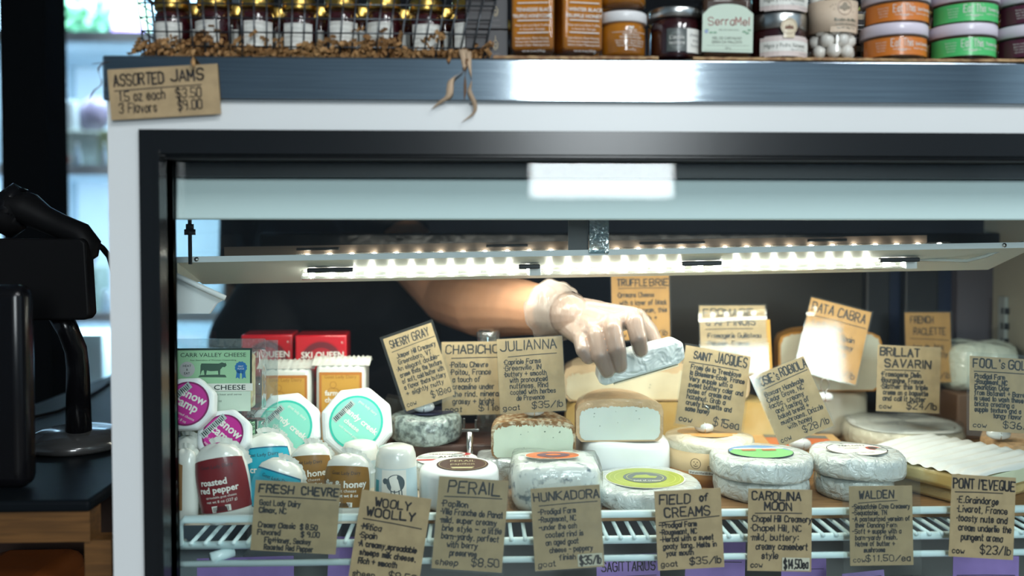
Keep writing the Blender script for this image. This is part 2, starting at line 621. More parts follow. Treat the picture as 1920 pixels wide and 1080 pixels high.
# white bracket at the end
b = MB(); b.use(WHITE)
yb_ = 1.045
P = [at(x_, y_, yb_) for x_, y_ in ((319, 517), (416, 563), (405, 570), (392, 588), (312, 588))]
b.prism([(p.x, p.z) for p in P], lambda u, v: (u, yb_, v), lambda u, v: (u, yb_ + .006, v))
q0, q1 = at(316, 510, yb_ - .006), at(422, 559, yb_ - .006)
b.tube([q0, q1], .0032)
b.build('end_bracket', case)['label'] = 'white sloping bracket'

# ---- the light shelf: a tilted tray with LED tubes beneath it
x0s, x1s = X(329, YL, 1.06), X(1941, YL, 1.06)
LS = thing('light_shelf', 'white tilted light shelf with clear LED tubes under it, hung inside the case', 'light fixture', (X(1140, YL, 1.075), YL, 1.0764), (0, -R(.95), 0))
ox = LS.location.x
a0, a1 = x0s - ox, x1s - ox
b = MB(); b.use(mat('shelf_lip', (.82, .88, .90), .35)).box(a0, a1, -.002, 0, -.0005, .0062)
b.use(mat('shelf_white', (.60, .62, .56), .4, var=.05, vscale=5))
b.prism([(0, 0), (.10, -.0308), (.10, -.0290), (0, .0018)], lambda u, v: (a0, u, v), lambda u, v: (a1, u, v))
b.box(a0, a0 + .002, 0, .09, -.027, .004)
b.build('tray', LS)['label'] = 'white metal tray'
b = MB(); b.use(mat('brown_reflection', (.16, .115, .085), .4)).box(a0 + .025, a1 - .075, .112, .117, -.004, .0155); b.build('reflection_strip', LS)['label'] = 'brown strip built for the reflection behind the tray'  # a reflection behind the tray, built as a solid strip
TUBE = clear('tube_plastic', (.96, .97, .94), 2.0, .06, .10)
LEDM = mat('led_glow', (1, 1, 1), emit=(1, .96, .86), estr=60)
STRIPM = mat('led_strip', (.75, .74, .68), .4, emit=(1, .95, .84), estr=17.0)
for nm, u0, u1, uy, uz, n, big in (('led_tube', 566, 1010, .045, -.0190, 12, 1), ('led_tube', 1012, 1712, .045, -.0190, 20, 1), ('reflected_tube', 556, 1780, .109, .0022, 30, 0)):  # the last one is the tubes' reflection, built as a glowing tube
    xx0, xx1 = X(u0, YL + uy, 1.05) - ox, X(u1, YL + uy, 1.05) - ox
    b = MB()
    if big:
        b.use(TUBE, True).tube([(xx0, uy, uz), (xx1, uy, uz)], .0062, 12)
        b.use(STRIPM).box(xx0 + .03, xx1 - .012, uy - .003, uy + .003, uz + .0045, uz + .0065)
        b.use(PWHITE).box(xx1 - .012, xx1 + .002, uy - .006, uy + .006, uz - .006, uz + .006, .001)
    else:
        b.use(TUBE, True).tube([(xx0, uy, uz), (xx1, uy, uz)], .0038, 8)
    b.use(LEDM)
    for k in range(n):
        x = xx0 + (xx1 - xx0) * (k + .5) / n
        rr = .0030 if big else .0021
        b.box(x - rr, x + rr, uy - rr, uy + rr, uz - .003, uz + .003, .001)
    o = b.build(nm, LS)
    if big:
        L = area('led_light', ((xx0 + xx1) / 2, uy - .001, uz - .008), (R(-4), 0, 0), xx1 - xx0 - .03, .010, .92 * (.72 if u0 < 800 else 1.0) * (xx1 - xx0) / .5, (1, .955, .84), LS)
area('rear_fill_light', ((X(556, 1.16, 1.05) + X(1780, 1.16, 1.05)) / 2 - ox, .121, -.008), (R(38), 0, 0), X(1780, 1.16, 1.05) - X(556, 1.16, 1.05), .008, 1.9, (1, .94, .80), LS)  # lamp added to brighten the goods at the back
for u0, u1 in ((576, 662), (972, 1012), (1278, 1352), (1648, 1722)):
    b = MB(); b.use(BLACK).box(X(u0, YL + .03, 1.05) - ox, X(u1, YL + .03, 1.05) - ox, .026, .034, -.0160, -.0105, .0015); b.build('tube_clip', LS)['label'] = 'black clip over the reflected tube'
for u0, u1 in ((556, 636), (912, 990), (1200, 1322), (1516, 1588)):
    b = MB(); b.use(BLACK).box(X(u0, YL + .106, 1.05) - ox, X(u1, YL + .106, 1.05) - ox, .105, .111, .0095, .0130, .001); b.build('tube_clip', LS)['label'] = 'black clip over the reflected tube'
for u in (369, 1137, 1882):
    x = X(u, YL - .002, 1.07) - ox
    b = MB(); b.use(METAL).tube([(x, -.0035, .003), (x, -.001, .003)], .0027, 10); b.build('screw', LS)
b = MB(); b.use(clear('clear_cable', (.85, .9, .9), 2, .1, .3, 0))
pts = [(X(u, 1.10, 1.05) - ox, .045 - k * .007, at(u, v, 1.10 - k * .007).z - 1.0764 - (X(u, 1.10, 1.05) - ox) * .0166) for k, (u, v) in enumerate(((1720, 487), (1780, 488), (1800, 489), (1830, 480), (1860, 465), (1886, 455)))]
b.tube(pts, .0022, 6); b.build('cable', LS)

# ---------------------------------------------------------------- wire shelf with a white guard rail
zW = .7685
ws = thing('wire_shelf', 'white coated wire shelf with a guard rail, carrying the cheeses', 'shelf', (0, .97, zW))
xw0 = X(336, .965, .8) + .004
xw1 = xR - .04
b = MB(); b.use(WIREW)
zr = at(960, 966, .965).z - zW
b.tube([(xw0 - .004, .01, 0), (xw0 - .004, -.004, .004), (xw0 - .004, -.005, zr - .006), (xw0 + .002, -.005, zr), (xw1, -.005, zr)], .0042, 10)
b.build('guard_rail', ws)['label'] = 'upper white rail'
b = MB(); b.use(WIREW).tube([(xw0 - .004, 0, 0), (xw1, 0, 0)], .0044, 10); b.build('front_wire', ws)
b = MB(); b.use(WIREW); zl = at(960, 1049, .96).z - zW
b.tube([(xw0 - .006, -.01, zl), (xw1, -.01, zl)], .0036, 10)
b.tube([(xw0 + .03, -.01, zl + .006), (xw0 + .05, .004, zl + .008)], .006, 8)
b.build('lower_rail', ws)
b = MB(); b.use(WIREW)
k = 0
x = xw0 + .008
while x < xw1:
    b.tube([(x, -.006, .0035), (x, .52, .0035)], .0024, 6)
    x += .0148
b.tube([(xw0, .2, -.001), (xw1, .2, -.001)], .003, 6); b.tube([(xw0, .515, -.001), (xw1, .515, -.001)], .003, 6)
b.build('wire_lattice', ws)
WOOD = mat('tan_board', (.30, .165, .065), .5, var=.35, vscale=8, stretch=(3, 30, 30))
z0 = zW + .0062
ZB = z0 + .0085            # the surface the cheeses stand on
b = MB(); b.use(WOOD).box(X(800, 1.03, .78), xR - .035, 1.012, 1.47, z0, ZB, .002)
tag(b.build('cheese_board'), 'thin tan wooden board lying on the white wire shelf, under the wrapped wheels', 'board')
b = MB(); b.use(mat('pale_board', (.60, .52, .42), .5)).box(xL + .02, X(798, 1.05, .78), 1.016, 1.47, z0, ZB, .0015)
tag(b.build('cheese_board'), 'pale board lying on the wire shelf under the soft goat cheese tubs', 'board')
# ---------------------------------------------------------------- hand-lettered cards
PURPLE_TINT = mat('purple_light_card', (.30, .20, .52), .7, var=.08, vscale=40)  # purple light on the lower shelf, put into the card colour
PSTICK = mat('price_sticker', (.60, .56, .44), .6)


def card(label, TL, TR, BL, Y, titles, under, body, y0, dy, bh, animal='', price='', tilt=5, sleeve=0, paper=None, x0=.09, wt=1.0, name='price_card',
         group=None, sticker=None, ph=None, bw=.86, ends=None, back=None, seed=0, yaw=0):
    random.seed(seed or label)
    paper = paper or KRAFT
    wpx = math.hypot(TR[0] - TL[0], TR[1] - TL[1])
    hpx = math.hypot(BL[0] - TL[0], BL[1] - TL[1])
    dep = (at(TL[0], TL[1], Y) - EYE).dot(FW)
    W, H = wpx * dep / F, hpx * dep / F
    roll = math.atan2(TR[1] - TL[1], TR[0] - TL[0])
    bm_ = (BL[0] + (TR[0] - TL[0]) / 2, BL[1] + (TR[1] - TL[1]) / 2)
    t = thing(name, label, 'price card', at(bm_[0], bm_[1], Y), (-R(tilt), roll, R(yaw)), group)
    b = MB(); b.use(paper).box(-W / 2, W / 2, -.0003, .0003, 0, H)
    if back:
        b.use(mat(*back)).box(-W / 2 + .05 * W, W / 2 + .07 * W, .0012, .0018, -.002, H * .8)
    b.build('paper', t)
    mp = FRONT(-.0004, -W / 2)
    b = MB(); b.use(INK)
    for (tx, xa, xb, yb, hh) in titles:
        b.hand(mp, tx, xa * W, (1 - yb) * H, hh * H, .0265 * W * wt, .0001, (xb - xa) * W, 'f', .055)
    if under:
        b.line(mp, [(under[0] * W, (1 - under[1]) * H), ((under[0] + under[2]) / 2 * W, (1 - (under[1] + under[3]) / 2 + .004) * H), (under[2] * W, (1 - under[3]) * H)], .0165 * W * wt, .0001)
    for i, tx in enumerate(body):
        ind = len(tx) - len(tx.lstrip(' '))
        tx = tx.strip()
        xa = x0 + ind * .045
        full = sum(2.9 + 1.5 for c in tx)
        want = min(len(tx) * bh * H * .86 * .62, (bw + .09 - xa) * W)
        b.hand(mp, tx, xa * W, (1 - y0 - dy * i) * H, bh * H, .0190 * W * wt, .0001, want, 'f', .07)
    if animal:
        b.hand(mp, animal, .05 * W, .045 * H, .062 * H, .0165 * W * wt, .0001, len(animal) * .062 * W, 'f', .07)
    ph_ = ph or .085
    if price and not sticker:
        b.hand(mp, price, .95 * W, .055 * H, ph_ * H, .019 * W * wt, .0001, len(price) * .078 * W, 'r', .06)
    b.build('handwriting', t)
    if sticker:
        xa, xb, ya, yb = sticker
        s = MB(); s.use(PSTICK).box(xa * W, xb * W, -.0004, -.0001, ya * H, yb * H)
        s.M = Matrix.Translation((0, 0, 0))
        s.v = [(v[0] - W / 2, v[1] - .0006, v[2]) for v in s.v]
        s.use(INK)
        s.hand(FRONT(-.0011, -W / 2), price, (xa + .03) * W, (ya + .025) * H, (yb - ya - .05) * H, .022 * W, .0001, (xb - xa - .06) * W, 'f', .05)
        s.build('price_sticker', t)['label'] = 'paler sticker with the price'
    if sleeve:
        e = .035 * W if sleeve == 1 else sleeve
        lo = e if not isinstance(sleeve, tuple) else 0
        s = MB(); s.use(SLEEVE).box(-W / 2 - e, W / 2 + e, -.0022, -.0018, -e * 1.3, H + e)
        s.build('clear_sleeve', t)['label'] = 'clear plastic sleeve'
    return t


def holder(label, px, Y, z, scale=1.0, loop=1.0, group='pebble card holders'):
    """a white glazed pebble with a twisted wire loop that grips a card"""
    t = thing('card_holder', label, 'card holder', (X(px, Y, z), Y, z), (0, 0, random.uniform(-.3, .3)), group)
    s = .0125 * scale
    b = MB(); b.use(mat('white_glaze', (.72, .76, .78), .15, coat=1))
    b.lathe([(s * .55, 0), (s * .92, s * .22), (s, s * .48), (s * .88, s * .78), (s * .55, s * .98), (0, s * 1.04)], 28, sy=.75)
    b.build('pebble', t)
    b = MB(); b.use(METAL)
    r = .0075 * scale * loop
    h = s * 1.0
    pts = [(0, -s * .72, s * .1), (.0005, -s * .70, s * .6), (0, -s * .45, h), (0, -.001, h + .001)]
    pts += [(r * math.sin(q) * .8, -.0015, h + .002 + r * 1.25 * (1 - math.cos(q))) for q in [6.283 * k / 18 for k in range(1, 18)]]
    pts += [(0, .001, h + .001), (0, s * .4, h), (0, s * .7, s * .5)]
    b.tube(pts, .0007, 6)
    b.build('wire_loop', t)
    return t


RAIL = 'price cards hung on the guard rail'
INNER = 'price cards standing among the cheeses'
card('kraft price card lettered FRESH CHEVRE, in a cloudy sleeve on the guard rail', (484, 900), (643, 911), (470, 1030), .945,
     [('FRESH', .05, .45, .17, .11), ('CHEVRE', .55, .98, .17, .11)], (.06, .225, .96, .225),
     ['Goat Lady Dairy', 'Climax, NC', '', 'Creamy Classic  $ 8.50', 'Flavored         $ 9.00', '  Fig+Honey, Smokey', '  Roasted Red Pepper'], .35, .105, .072, tilt=4, sleeve=.004, group=RAIL, x0=.07, wt=.8)
card('kraft price card lettered WOOLY WOOLLY, tilted, hung below the small white cups', (674, 918), (805, 938), (653, 1084), .94,
     [('WOOLY', .22, .72, .16, .09), ('WOOLLY', .12, .80, .275, .09)], (.08, .315, .92, .345),
     ['*Mitica', '*Spain', '*A creamy,spreadable', ' sheeps milk cheese.', ' Rich + smooth'], .43, .095, .062, 'sheep', '$8.50', group=RAIL, x0=.06, wt=1.0)
card('kraft price card lettered PERAIL, hung under the brown-labelled disc', (825, 894), (957, 905), (809, 1064), .94,
     [('PERAIL', .14, .88, .165, .125)], (.10, .215, .92, .20),
     ['*Papillon', '*Villa Franche de Panat', '*mild. super creamy', ' brie style - a little', ' barn-yardy. perfect', '   with berry', '    preserves'], .32, .088, .062, 'sheep', '$8.50', tilt=6, sleeve=.0015, group=RAIL, x0=.06, wt=.95)
card('kraft price card lettered HUNKADORA, hung under the orange-labelled block', (998, 917), (1129, 910), (1003, 1070), .945,
     [('HUNKADORA', .04, .985, .155, .10)], (.11, .215, .95, .20),
     ['-Prodigal Farm', '-Rougemont, NC', '-under the ash', '  coated rind is', '  an aged goat', '   cheese - peppery', '      finish'], .32, .094, .062, 'goat', '$35/lb', tilt=5, sleeve=.001, group=RAIL, sticker=(.62, .98, .02, .17), wt=.85)
card('kraft price card lettered FIELD of CREAMS, hung under the green-labelled wheel', (1232, 921), (1358, 916), (1233, 1069), .945,
     [('FIELD', .07, .53, .17, .115), ('of', .68, .80, .15, .09), ('CREAMS', .14, .82, .335, .115)], (.05, .40, .96, .35),
     ['-Prodigal Farm', '-Rougemont, NC', '-Herbal with a sweet', ' goaty tang. Melts in', '  your mouth'], .465, .089, .064, 'goat', '$35/lb', tilt=4, group=RAIL, x0=.05, bw=.88)
card('kraft price card lettered CAROLINA MOON, hung under the wheel with the landscape label', (1412, 917), (1534, 921), (1400, 1069), .95,
     [('CAROLINA', .06, .82, .135, .10), ('MOON', .26, .68, .255, .095)], (.11, .30, .84, .29),
     ['*Chapel Hill Creamery', '*Chapel Hill, NC', '*mild, buttery:', '  creamy camembert', '    style'], .40, .112, .075, 'cow', '$14.50ea', tilt=5, group=RAIL, sticker=(.54, .97, .015, .17), x0=.04, bw=.9)
card('kraft price card lettered WALDEN in an oversized clear sleeve, under the oval-labelled wheel', (1603, 912), (1724, 912), (1593, 1060), .95,
     [('WALDEN', .16, .70, .155, .095)], (.14, .215, .76, .185),
     ['-Sequatchie Cave Creamery', '-Sequatchie, TN', '-A pasteurized version of', ' their Dancing Fern', '-Soft + supple with a', ' barn-yardy finish.', ' Notes of butter +', '    mushrooms'], .285, .078, .056, 'cow', '$11.50/ea', sleeve=.008, tilt=4, group=RAIL, x0=.04, bw=.92, wt=.85, ph=.075)
card('kraft price card lettered PONT L EVEQUE, hung under the ridged white square cheese', (1789, 889), (1913, 898), (1777, 1042), .95,
     [("PONT l'EVEQUE", .03, .98, .165, .115)], (.06, .215, .80, .20),
     ['*E.Graindorge', '*Livarot, France', '*toasty nuts and', ' cream underlie the', '  pungent aroma'], .34, .112, .075, 'cow', '$23/lb', tilt=5, group=RAIL, x0=.09, ph=.10)
# cards standing on the cheeses
card('kraft price card lettered SHERRY GRAY, leaning on a pebble over the grey ash-rind wheel', (709, 638), (800, 607), (762, 771), 1.19,
     [('SHERRY', .10, .50, .155, .10), ('GRAY', .56, .90, .15, .11)], (.09, .205, .98, .185),
     ['  Jasper Hill Creamery', '  Greensboro, VT', '*An elegant double-', ' creme thats the texture', ' of soft, cold butter with', ' a flavor thats buttery', ' + slightly nutty'], .305, .085, .06, 'cow', '$18ea', tilt=9, sleeve=.0035, group=INNER, x0=.06, wt=.8)
card('kraft price card lettered CHABICHOU, half hidden behind the JULIANNA card', (821, 641), (944, 640), (829, 778), 1.215,
     [('CHABICHOU', .06, .98, .16, .11)], (.15, .225, .98, .22),
     ['*Poitou Chevre', '*Poitou, France', ' a touch of', ' creamline under', ' the rind. minerally', ' grassy + bright'], .35, .10, .07, 'goat', '$11ea', tilt=4, sleeve=.001, group=INNER, x0=.12, wt=.8)
card('kraft price card lettered JULIANNA, on a pebble above the herb-crusted cut cheese', (928, 636), (1052, 630), (938, 776), 1.145,
     [('JULIANNA', .05, .90, .16, .125)], (.16, .245, .90, .225),
     ['*Capriole Farms', '*Greenville, IN', '*buttery + smooth', '  with pronounced', '  nuttiness. Rind', '  coated with herbes', '    de Provence'], .345, .081, .063, 'goat', '$35/lb', tilt=5, sleeve=.001, group=INNER, x0=.08, wt=.7)
card('orange-brown price card lettered TRUFFLE BRIE, standing at the back beside the gloved hand', (1129, 514), (1238, 512), (1148, 638), 1.34,
     [('TRUFFLE', .10, .62, .19, .10), ('BRIE', .66, .98, .19, .10)], (.12, .225, .95, .23),
     ['*Orrmans Cheese', ' with a layer of black', ' truffle cream, this', '  brie is rich +', '  decadent'], .36, .115, .07, 'cow', '$27/lb', sleeve=.002, tilt=2, group=INNER, wt=.8, paper=mat('kraft_orange', (.56, .30, .09), .7, var=.1, vscale=50))
card('price card lettered FROMAGE d AFFINOIS, its sleeve glaring white, another card behind it', (1310, 572), (1434, 571), (1316, 706), 1.30,
     [('FROMAGE', .06, .80, .15, .10), ("d'AFFINOIS", .10, .84, .28, .10)], (.08, .34, .80, .33),
     ['*Fromagerie Guilloteau', '*Pelussin, France', ' double creme, silky', ' mild + buttery'], .46, .11, .065, 'cow', '$24/lb', sleeve=.002, tilt=12.6, yaw=-5.2, group=INNER, wt=.75, back=('amber_card', (.50, .27, .05), .7))
card('kraft price card lettered JACQUES, above the flat wheel with a paper band', (1283, 645), (1408, 668), (1265, 793), 1.165,
     [('SAINT', .14, .40, .15, .09), ('JACQUES', .47, .95, .15, .125)], (.08, .205, .84, .20),
     ['Fromi de la Tremblaye', 'la Boissiere-Ecole, France', 'Very supple with a', 'sweet buttery color and', 'notes of cream and', 'hazelnut. Grab a', 'crusty baguette and', 'some honey'], .285, .076, .058, 'cow', '$15ea', sleeve=.0025, tilt=11, group=INNER, x0=.12, wt=.85, ph=.10)
card('kraft price card lettered ROSIE S ROBIOLA, tilted, on a pebble by the orange-labelled box', (1402, 712), (1503, 672), (1463, 838), 1.13,
     [("ROSIE's", .04, .46, .165, .115), ('ROBIOLA', .50, .99, .15, .115)], (.06, .215, .97, .185),
     ['*Boxcarr Handmade', '*Cedar Grove, NC', '*lactic, creamy', '  and tasting of', '  baked bread +', '  mushrooms. Drizzle', '    with honey'], .32, .084, .064, 'cow', '$28/lb', sleeve=.002, tilt=10, group=INNER, x0=.08, wt=.8)
card('glaring price card lettered PATA CABRA, tilted, on a pebble at the back', (1523, 555), (1633, 583), (1492, 692), 1.30,
     [('PATA', .05, .40, .17, .12), ('CABRA', .48, .93, .17, .12)], (.03, .235, .97, .235),
     ['*La Pardina', '*Zaragoza, Spain', '*Slightly creamy', ' fruity with a', '  tangy bite'], .36, .11, .07, 'goat', '$29/lb', sleeve=.002, tilt=12.2, yaw=-10.5, group=INNER, wt=.8, paper=mat('kraft_orange'))
card('kraft price card lettered BRILLAT SAVARIN, standing behind the large wrapped white wheel', (1648, 646), (1769, 652), (1641, 770), 1.245,
     [('BRILLAT', .04, .66, .155, .115), ('SAVARIN', .12, .84, .325, .115)], (.12, .375, .68, .37),
     ['*Fromagerie Delin', '*Bourgogne, France', '*Slather this triple', ' creme on a baguette', ' and call it butter'], .47, .091, .068, 'cow', '$24/lb', sleeve=.001, tilt=4, group=INNER, x0=.06, wt=.95, ph=.10)
card('orange-brown price card lettered FRENCH RACLETTE, standing at the back right', (1716, 587), (1803, 587), (1699, 717), 1.39,
     [('FRENCH', .12, .62, .15, .095), ('RACLETTE', .18, .88, .315, .095)], (.10, .37, .96, .40),
     ['*Jura de Jacq', '  France, nutty', '    creamy', '     melting'], .52, .115, .07, '', '$21/lb', sleeve=.003, tilt=5, group=INNER, wt=.85, paper=mat('kraft_orange'))
card('kraft price card lettered FOOL S GOLD, on a pebble at the shelf end', (1828, 667), (1962, 676), (1816, 806), 1.125,
     [("FOOL's", .05, .50, .15, .115), ('GOLD', .56, .92, .15, .115)], (.06, .205, .96, .205),
     ['Prodigal Farm', '-Rougemont, NC', 'Emanation Cider', 'from Botanist + Barrel', 'is used to wash these', 'bricks creating a', 'supple texture and a', '      tangy flavor'], .295, .0745, .060, 'cow', '$36/lb', sleeve=.005, tilt=8, group=INNER, x0=.07, wt=.8)
# the jam card on the steel edge
card('kraft sign lettered ASSORTED JAMS, taped to the steel counter edge', (203, 132), (407, 119), (210, 226), .8775,
     [('ASSORTED', .05, .50, .33, .22), ('JAMS', .57, .86, .30, .22)], (.05, .43, .84, .40),
     ['1.5 oz each   $3.50', '3 Flavors      $9.00'], .64, .24, .19, tilt=0, x0=.08, wt=.62, name='jam_sign', bw=.74)
# cards of the shelf below
LOW = 'cards with lilac light in their colour, on the shelf below'
for i, (lab, TL, TR, BL, Y, ti) in enumerate((
        ('plain lilac card on the shelf below, under the FRESH CHEVRE card', (372, 1046), (553, 1043), (372, 1262), 1.03, ''),
        ('lilac card on the shelf below, between the FRESH CHEVRE and WOOLY cards', (620, 1005), (716, 1009), (610, 1180), 1.06, ''),
        ('lilac card lettered SAGITTARIUS on the shelf below', (1162, 1045), (1282, 1042), (1128, 1210), 1.0, 'SAGITTARIUS'),
        ('lilac card on the shelf below, between the FIELD and CAROLINA cards', (1288, 1012), (1402, 1016), (1280, 1200), 1.05, ''),
        ('lilac card on the shelf below, between the CAROLINA and WALDEN cards', (1470, 1035), (1556, 1035), (1465, 1190), 1.06, ''),
        ('pinkish card lettered BLUE on the shelf below', (1590, 1075), (1670, 1068), (1592, 1190), 1.0, 'BLUE'),
        ('lilac card on the shelf below, under the PONT L EVEQUE card', (1778, 1040), (1905, 1044), (1782, 1200), 1.02, ''))):
    wpx = math.hypot(TR[0] - TL[0], TR[1] - TL[1])
    H_ = (at(*TL, Y).z - .622) * F / ((at(*TL, Y) - EYE).dot(FW))
    d = Vector((BL[0] - TL[0], BL[1] - TL[1])).normalized() * H_
    card(lab, TL, TR, (TL[0] + d.x, TL[1] + d.y), Y, [(ti, .08, .92, .16, .09)] if ti else [], (.06, .22, .94, .21) if i else None,
         ['*Shooting Star Creamery'] if ti[:3] == 'SAG' else [], .32, .1, .06, tilt=3, paper=PURPLE_TINT, group=LOW, wt=.7)
# ---------------------------------------------------------------- cheese materials
RINDW = mat('bloomy_white', (.74, .77, .74), .55, bump=.5, bscale=70, bdist=.0015, var=.06, vscale=25)
WRAPW = mat('wrapped_white', (.66, .73, .72), .30, coat=.7, coat_rough=.10, bump=1.0, bscale=75, bdist=.006, var=.16, vscale=22, detail=3)
WRAPC = mat('wrapped_cream', (.74, .70, .56), .32, coat=.7, coat_rough=.1, bump=.9, bscale=60, bdist=.005, var=.14, vscale=14, detail=3)
PAPERW = mat('wrapping_paper', (.78, .83, .84), .42, bump=.4, bscale=26, bdist=.003, detail=2)
CUTG = mat('cut_pale_green', (.66, .76, .62), .4, var=.08, vscale=30, coat=.25, sss=.1)
CUTW = mat('cut_white', (.70, .78, .74), .38, var=.05, vscale=26, coat=.3, sss=.1)
HERB = mat('herb_crust', (.26, .13, .045), .5, color2=(.62, .55, .38), vscale=130, bump=1, bscale=150, bdist=.003, coat=.4, ramp=(.45, .62))
PEACH = mat('peach_rind', (.66, .46, .27), .35, var=.2, vscale=30, bump=.7, bscale=110, bdist=.002, coat=.6)
YELL = mat('yellow_paste', (.52, .33, .08), .38, color2=(.66, .54, .27), vscale=14, coat=.5, ramp=(.35, .7))
IVORY = mat('ivory_paste', (.74, .69, .50), .4, var=.14, vscale=18, coat=.4)
ORNG = mat('orange_rind', (.62, .30, .06), .5, var=.2, vscale=40, bump=.4, bscale=120)
ASH = mat('ash_rind', (.30, .37, .35), .4, color2=(.075, .10, .10), vscale=140, bump=.9, bscale=90, bdist=.003, coat=.8, coat_rough=.1, ramp=(.40, .64))
BLUEV = mat('blue_flecked', (.74, .80, .79), .35, color2=(.16, .22, .27), vscale=85, coat=.7, coat_rough=.1, bump=.6, bscale=45, bdist=.003, ramp=(.56, .70))
FLECK = mat('green_fleck', (.06, .12, .09), .6)
GOATW = mat('goat_white', (.80, .82, .76), .28, coat=.7, coat_rough=.1, bump=.25, bscale=30, bdist=.004, var=.04, vscale=10)
CRIMP = mat('crimped_plastic', (.74, .76, .70), .25, coat=.6, bump=.6, bscale=120)
LABW = mat('label_white', (.80, .80, .74), .5)


def C(name, c=(.5, .5, .5), r=.45, coat=.3):
    return mat(name, c, r, coat=coat, coat_rough=.15)


def on_board(px, Y, z=None):
    z = ZB if z is None else z
    return (X(px, Y, z), Y, z)


def wheel_prof(r, h, e=.006):
    return [(0, 0), (r - e, 0), (r - e * .3, e * .3), (r, e), (r + .0004, h * .5), (r, h - e), (r - e * .3, h - e * .3), (r - e, h), (r * .5, h + .0005), (0, h + .0007)]


def wheel(name, label, px, Y, z, r, h, m, e=.006, jit=.008, sq=2.0, seed=1, group=None, cat='cheese', film=False):
    t = thing(name, label, cat, on_board(px, Y, z), (0, 0, 0), group)
    b = MB(); b.use(m, True).lathe(wheel_prof(r, h, e), 110 if film else 56, jit=jit, sq=sq, seed=seed, pleat=.0007 if film else 0)
    b.build('rind' if not film else 'wrapped_body', t)
    return t


# ---- lower and upper wrapped wheels at the front
wheel('cheese_round', 'wrapped white wheel under the wheel with the landscape label', 1426, 1.09, ZB, .0565, .0245, WRAPW, seed=3, film=True)
t = wheel('cheese_round', 'wrapped white wheel with an oval landscape label of green fields, blue sky and cows', 1426, 1.088, ZB + .0252, .0605, .0250, WRAPW, .0055, .006, seed=4, film=True)
b = MB(); mp = TOPUP(.0262)
b.use(C('label_rim', (.05, .09, .10))).disc(mp, 0, 0, .0395, .033)
b.use(C('sky_blue', (.16, .32, .55))).disc(mp, 0, 0, .0385, .032, .0003)
b.use(C('field_green', (.20, .52, .20))).poly(mp, [(.0385 * math.cos(q), .032 * math.sin(q)) for q in [math.pi * 1.0 + math.pi * k / 20 for k in range(21)]] + [(.030, .012), (-.030, .012)], .0005)
b.use(C('cloud_white', (.75, .78, .76))).poly(mp, [(-.033, .0115), (-.02, .010), (0, .012), (.015, .0105), (.033, .0125), (.028, .017), (.008, .0155), (-.012, .017), (-.028, .0155)], .0007)
b.use(C('cow_brown', (.40, .20, .09)))
for x in (-.013, .012):
    b.poly(mp, [(x - .009, .001), (x + .008, .001), (x + .009, .009), (x + .006, .011), (x - .009, .0095)], .0009)
b.build('landscape_label', t)['label'] = 'oval landscape label'
wheel('cheese_round', 'small wrapped white wheel under the wheel with the oval white label', 1600, 1.085, ZB, .046, .0250, WRAPW, seed=5, film=True)
t = wheel('cheese_round', 'wrapped white wheel with a white label ringed by a thin black oval', 1606, 1.088, ZB + .0256, .0535, .0262, WRAPW, .0065, .012, 2.6, 6, film=True)
b = MB(); mp = TOPUP(.0276)
b.use(LABW).disc(mp, 0, 0, .037, .031)
b.use(INK).ring(mp, 0, 0, .0355, .0365, .0003, k=.84)
b.text(mp, 'WALDEN', 0, .016, .0055, .0003, width=.034); b.text(mp, 'SEQUATCHIE COVE', 0, .008, .003, .0003, width=.040); b.text(mp, 'CREAMERY', -.006, .002, .003, .0003)
b.text(mp, 'raw cow milk', .002, -.018, .0035, .0003)
b.use(C('roundel_red', (.45, .06, .05))).disc(mp, .022, .004, .009, .0085, .0003)
b.use(C('roundel_dark', (.04, .05, .05))).disc(mp, .0215, .004, .0055, .005, .0005)
b.build('oval_label', t)['label'] = 'white label with a black oval line'
t = wheel('cheese_round', 'low wrapped white wheel with a round lime-green label, above the FIELD of CREAMS card', 1209, 1.072, ZB, .0655, .0235, WRAPW, .006, .008, 2.2, 8, film=True)
b = MB(); mp = TOPUP(.0250)
G1, G2, GR = C('lime', (.36, .44, .05)), C('lime_light', (.58, .64, .18)), C('slate', (.10, .13, .13))
b.use(LABW).disc(mp, -.0, 0, .048, .0455)
b.use(G1).disc(mp, 0, 0, .0465, .044, .0003)
b.use(G2).ring(mp, 0, 0, .042, .0428, .0005, k=.95); b.ring(mp, 0, 0, .036, .0368, .0005, k=.95)
b.use(GR).disc(mp, 0, 0, .026, .0245, .0006)
b.use(G2).ring(mp, 0, 0, .0215, .0222, .0008, k=.95)
b.use(G1).poly(mp, [(-.016, -.002), (-.009, .010), (.004, .012), (.008, .006), (.016, .004), (.012, -.004), (0, -.003)], .0008)
b.use(LABW).text(mp, 'field of creams', 0, -.017, .0055, .0009, width=.032)
b.build('green_label', t)['label'] = 'round lime-green label'
# block with orange label
t = thing('cheese_block', 'wrapped blue-flecked block with an orange oval label, above the HUNKADORA card', 'cheese', on_board(1040, 1.06))
b = MB(); b.use(BLUEV, True).lathe(wheel_prof(.051, .053, .010), 48, jit=.012, sq=4.2, sy=.85, seed=9); b.build('wrapped_body', t)
b = MB(); b.use(FILM, True)
fv = [(.0535, .002), (.0545, .02), (.0535, .04), (.050, .0545), (.030, .0560), (0, .0562)]
b.lathe(fv, 40, jit=.02, sq=4, sy=.86, seed=4); b.build('film', t)
b = MB(); mp = TOPUP(.0570, -.003, -.002)
b.use(LABW).disc(mp, 0, 0, .0325, .0185, -.0002); b.use(C('label_orange', (.62, .17, .05))).disc(mp, 0, 0, .0315, .0175)
b.use(C('label_plum', (.13, .06, .09))).disc(mp, .001, 0, .0195, .0105, .0003); b.use(C('label_orange')).disc(mp, .001, .001, .009, .004, .0005)
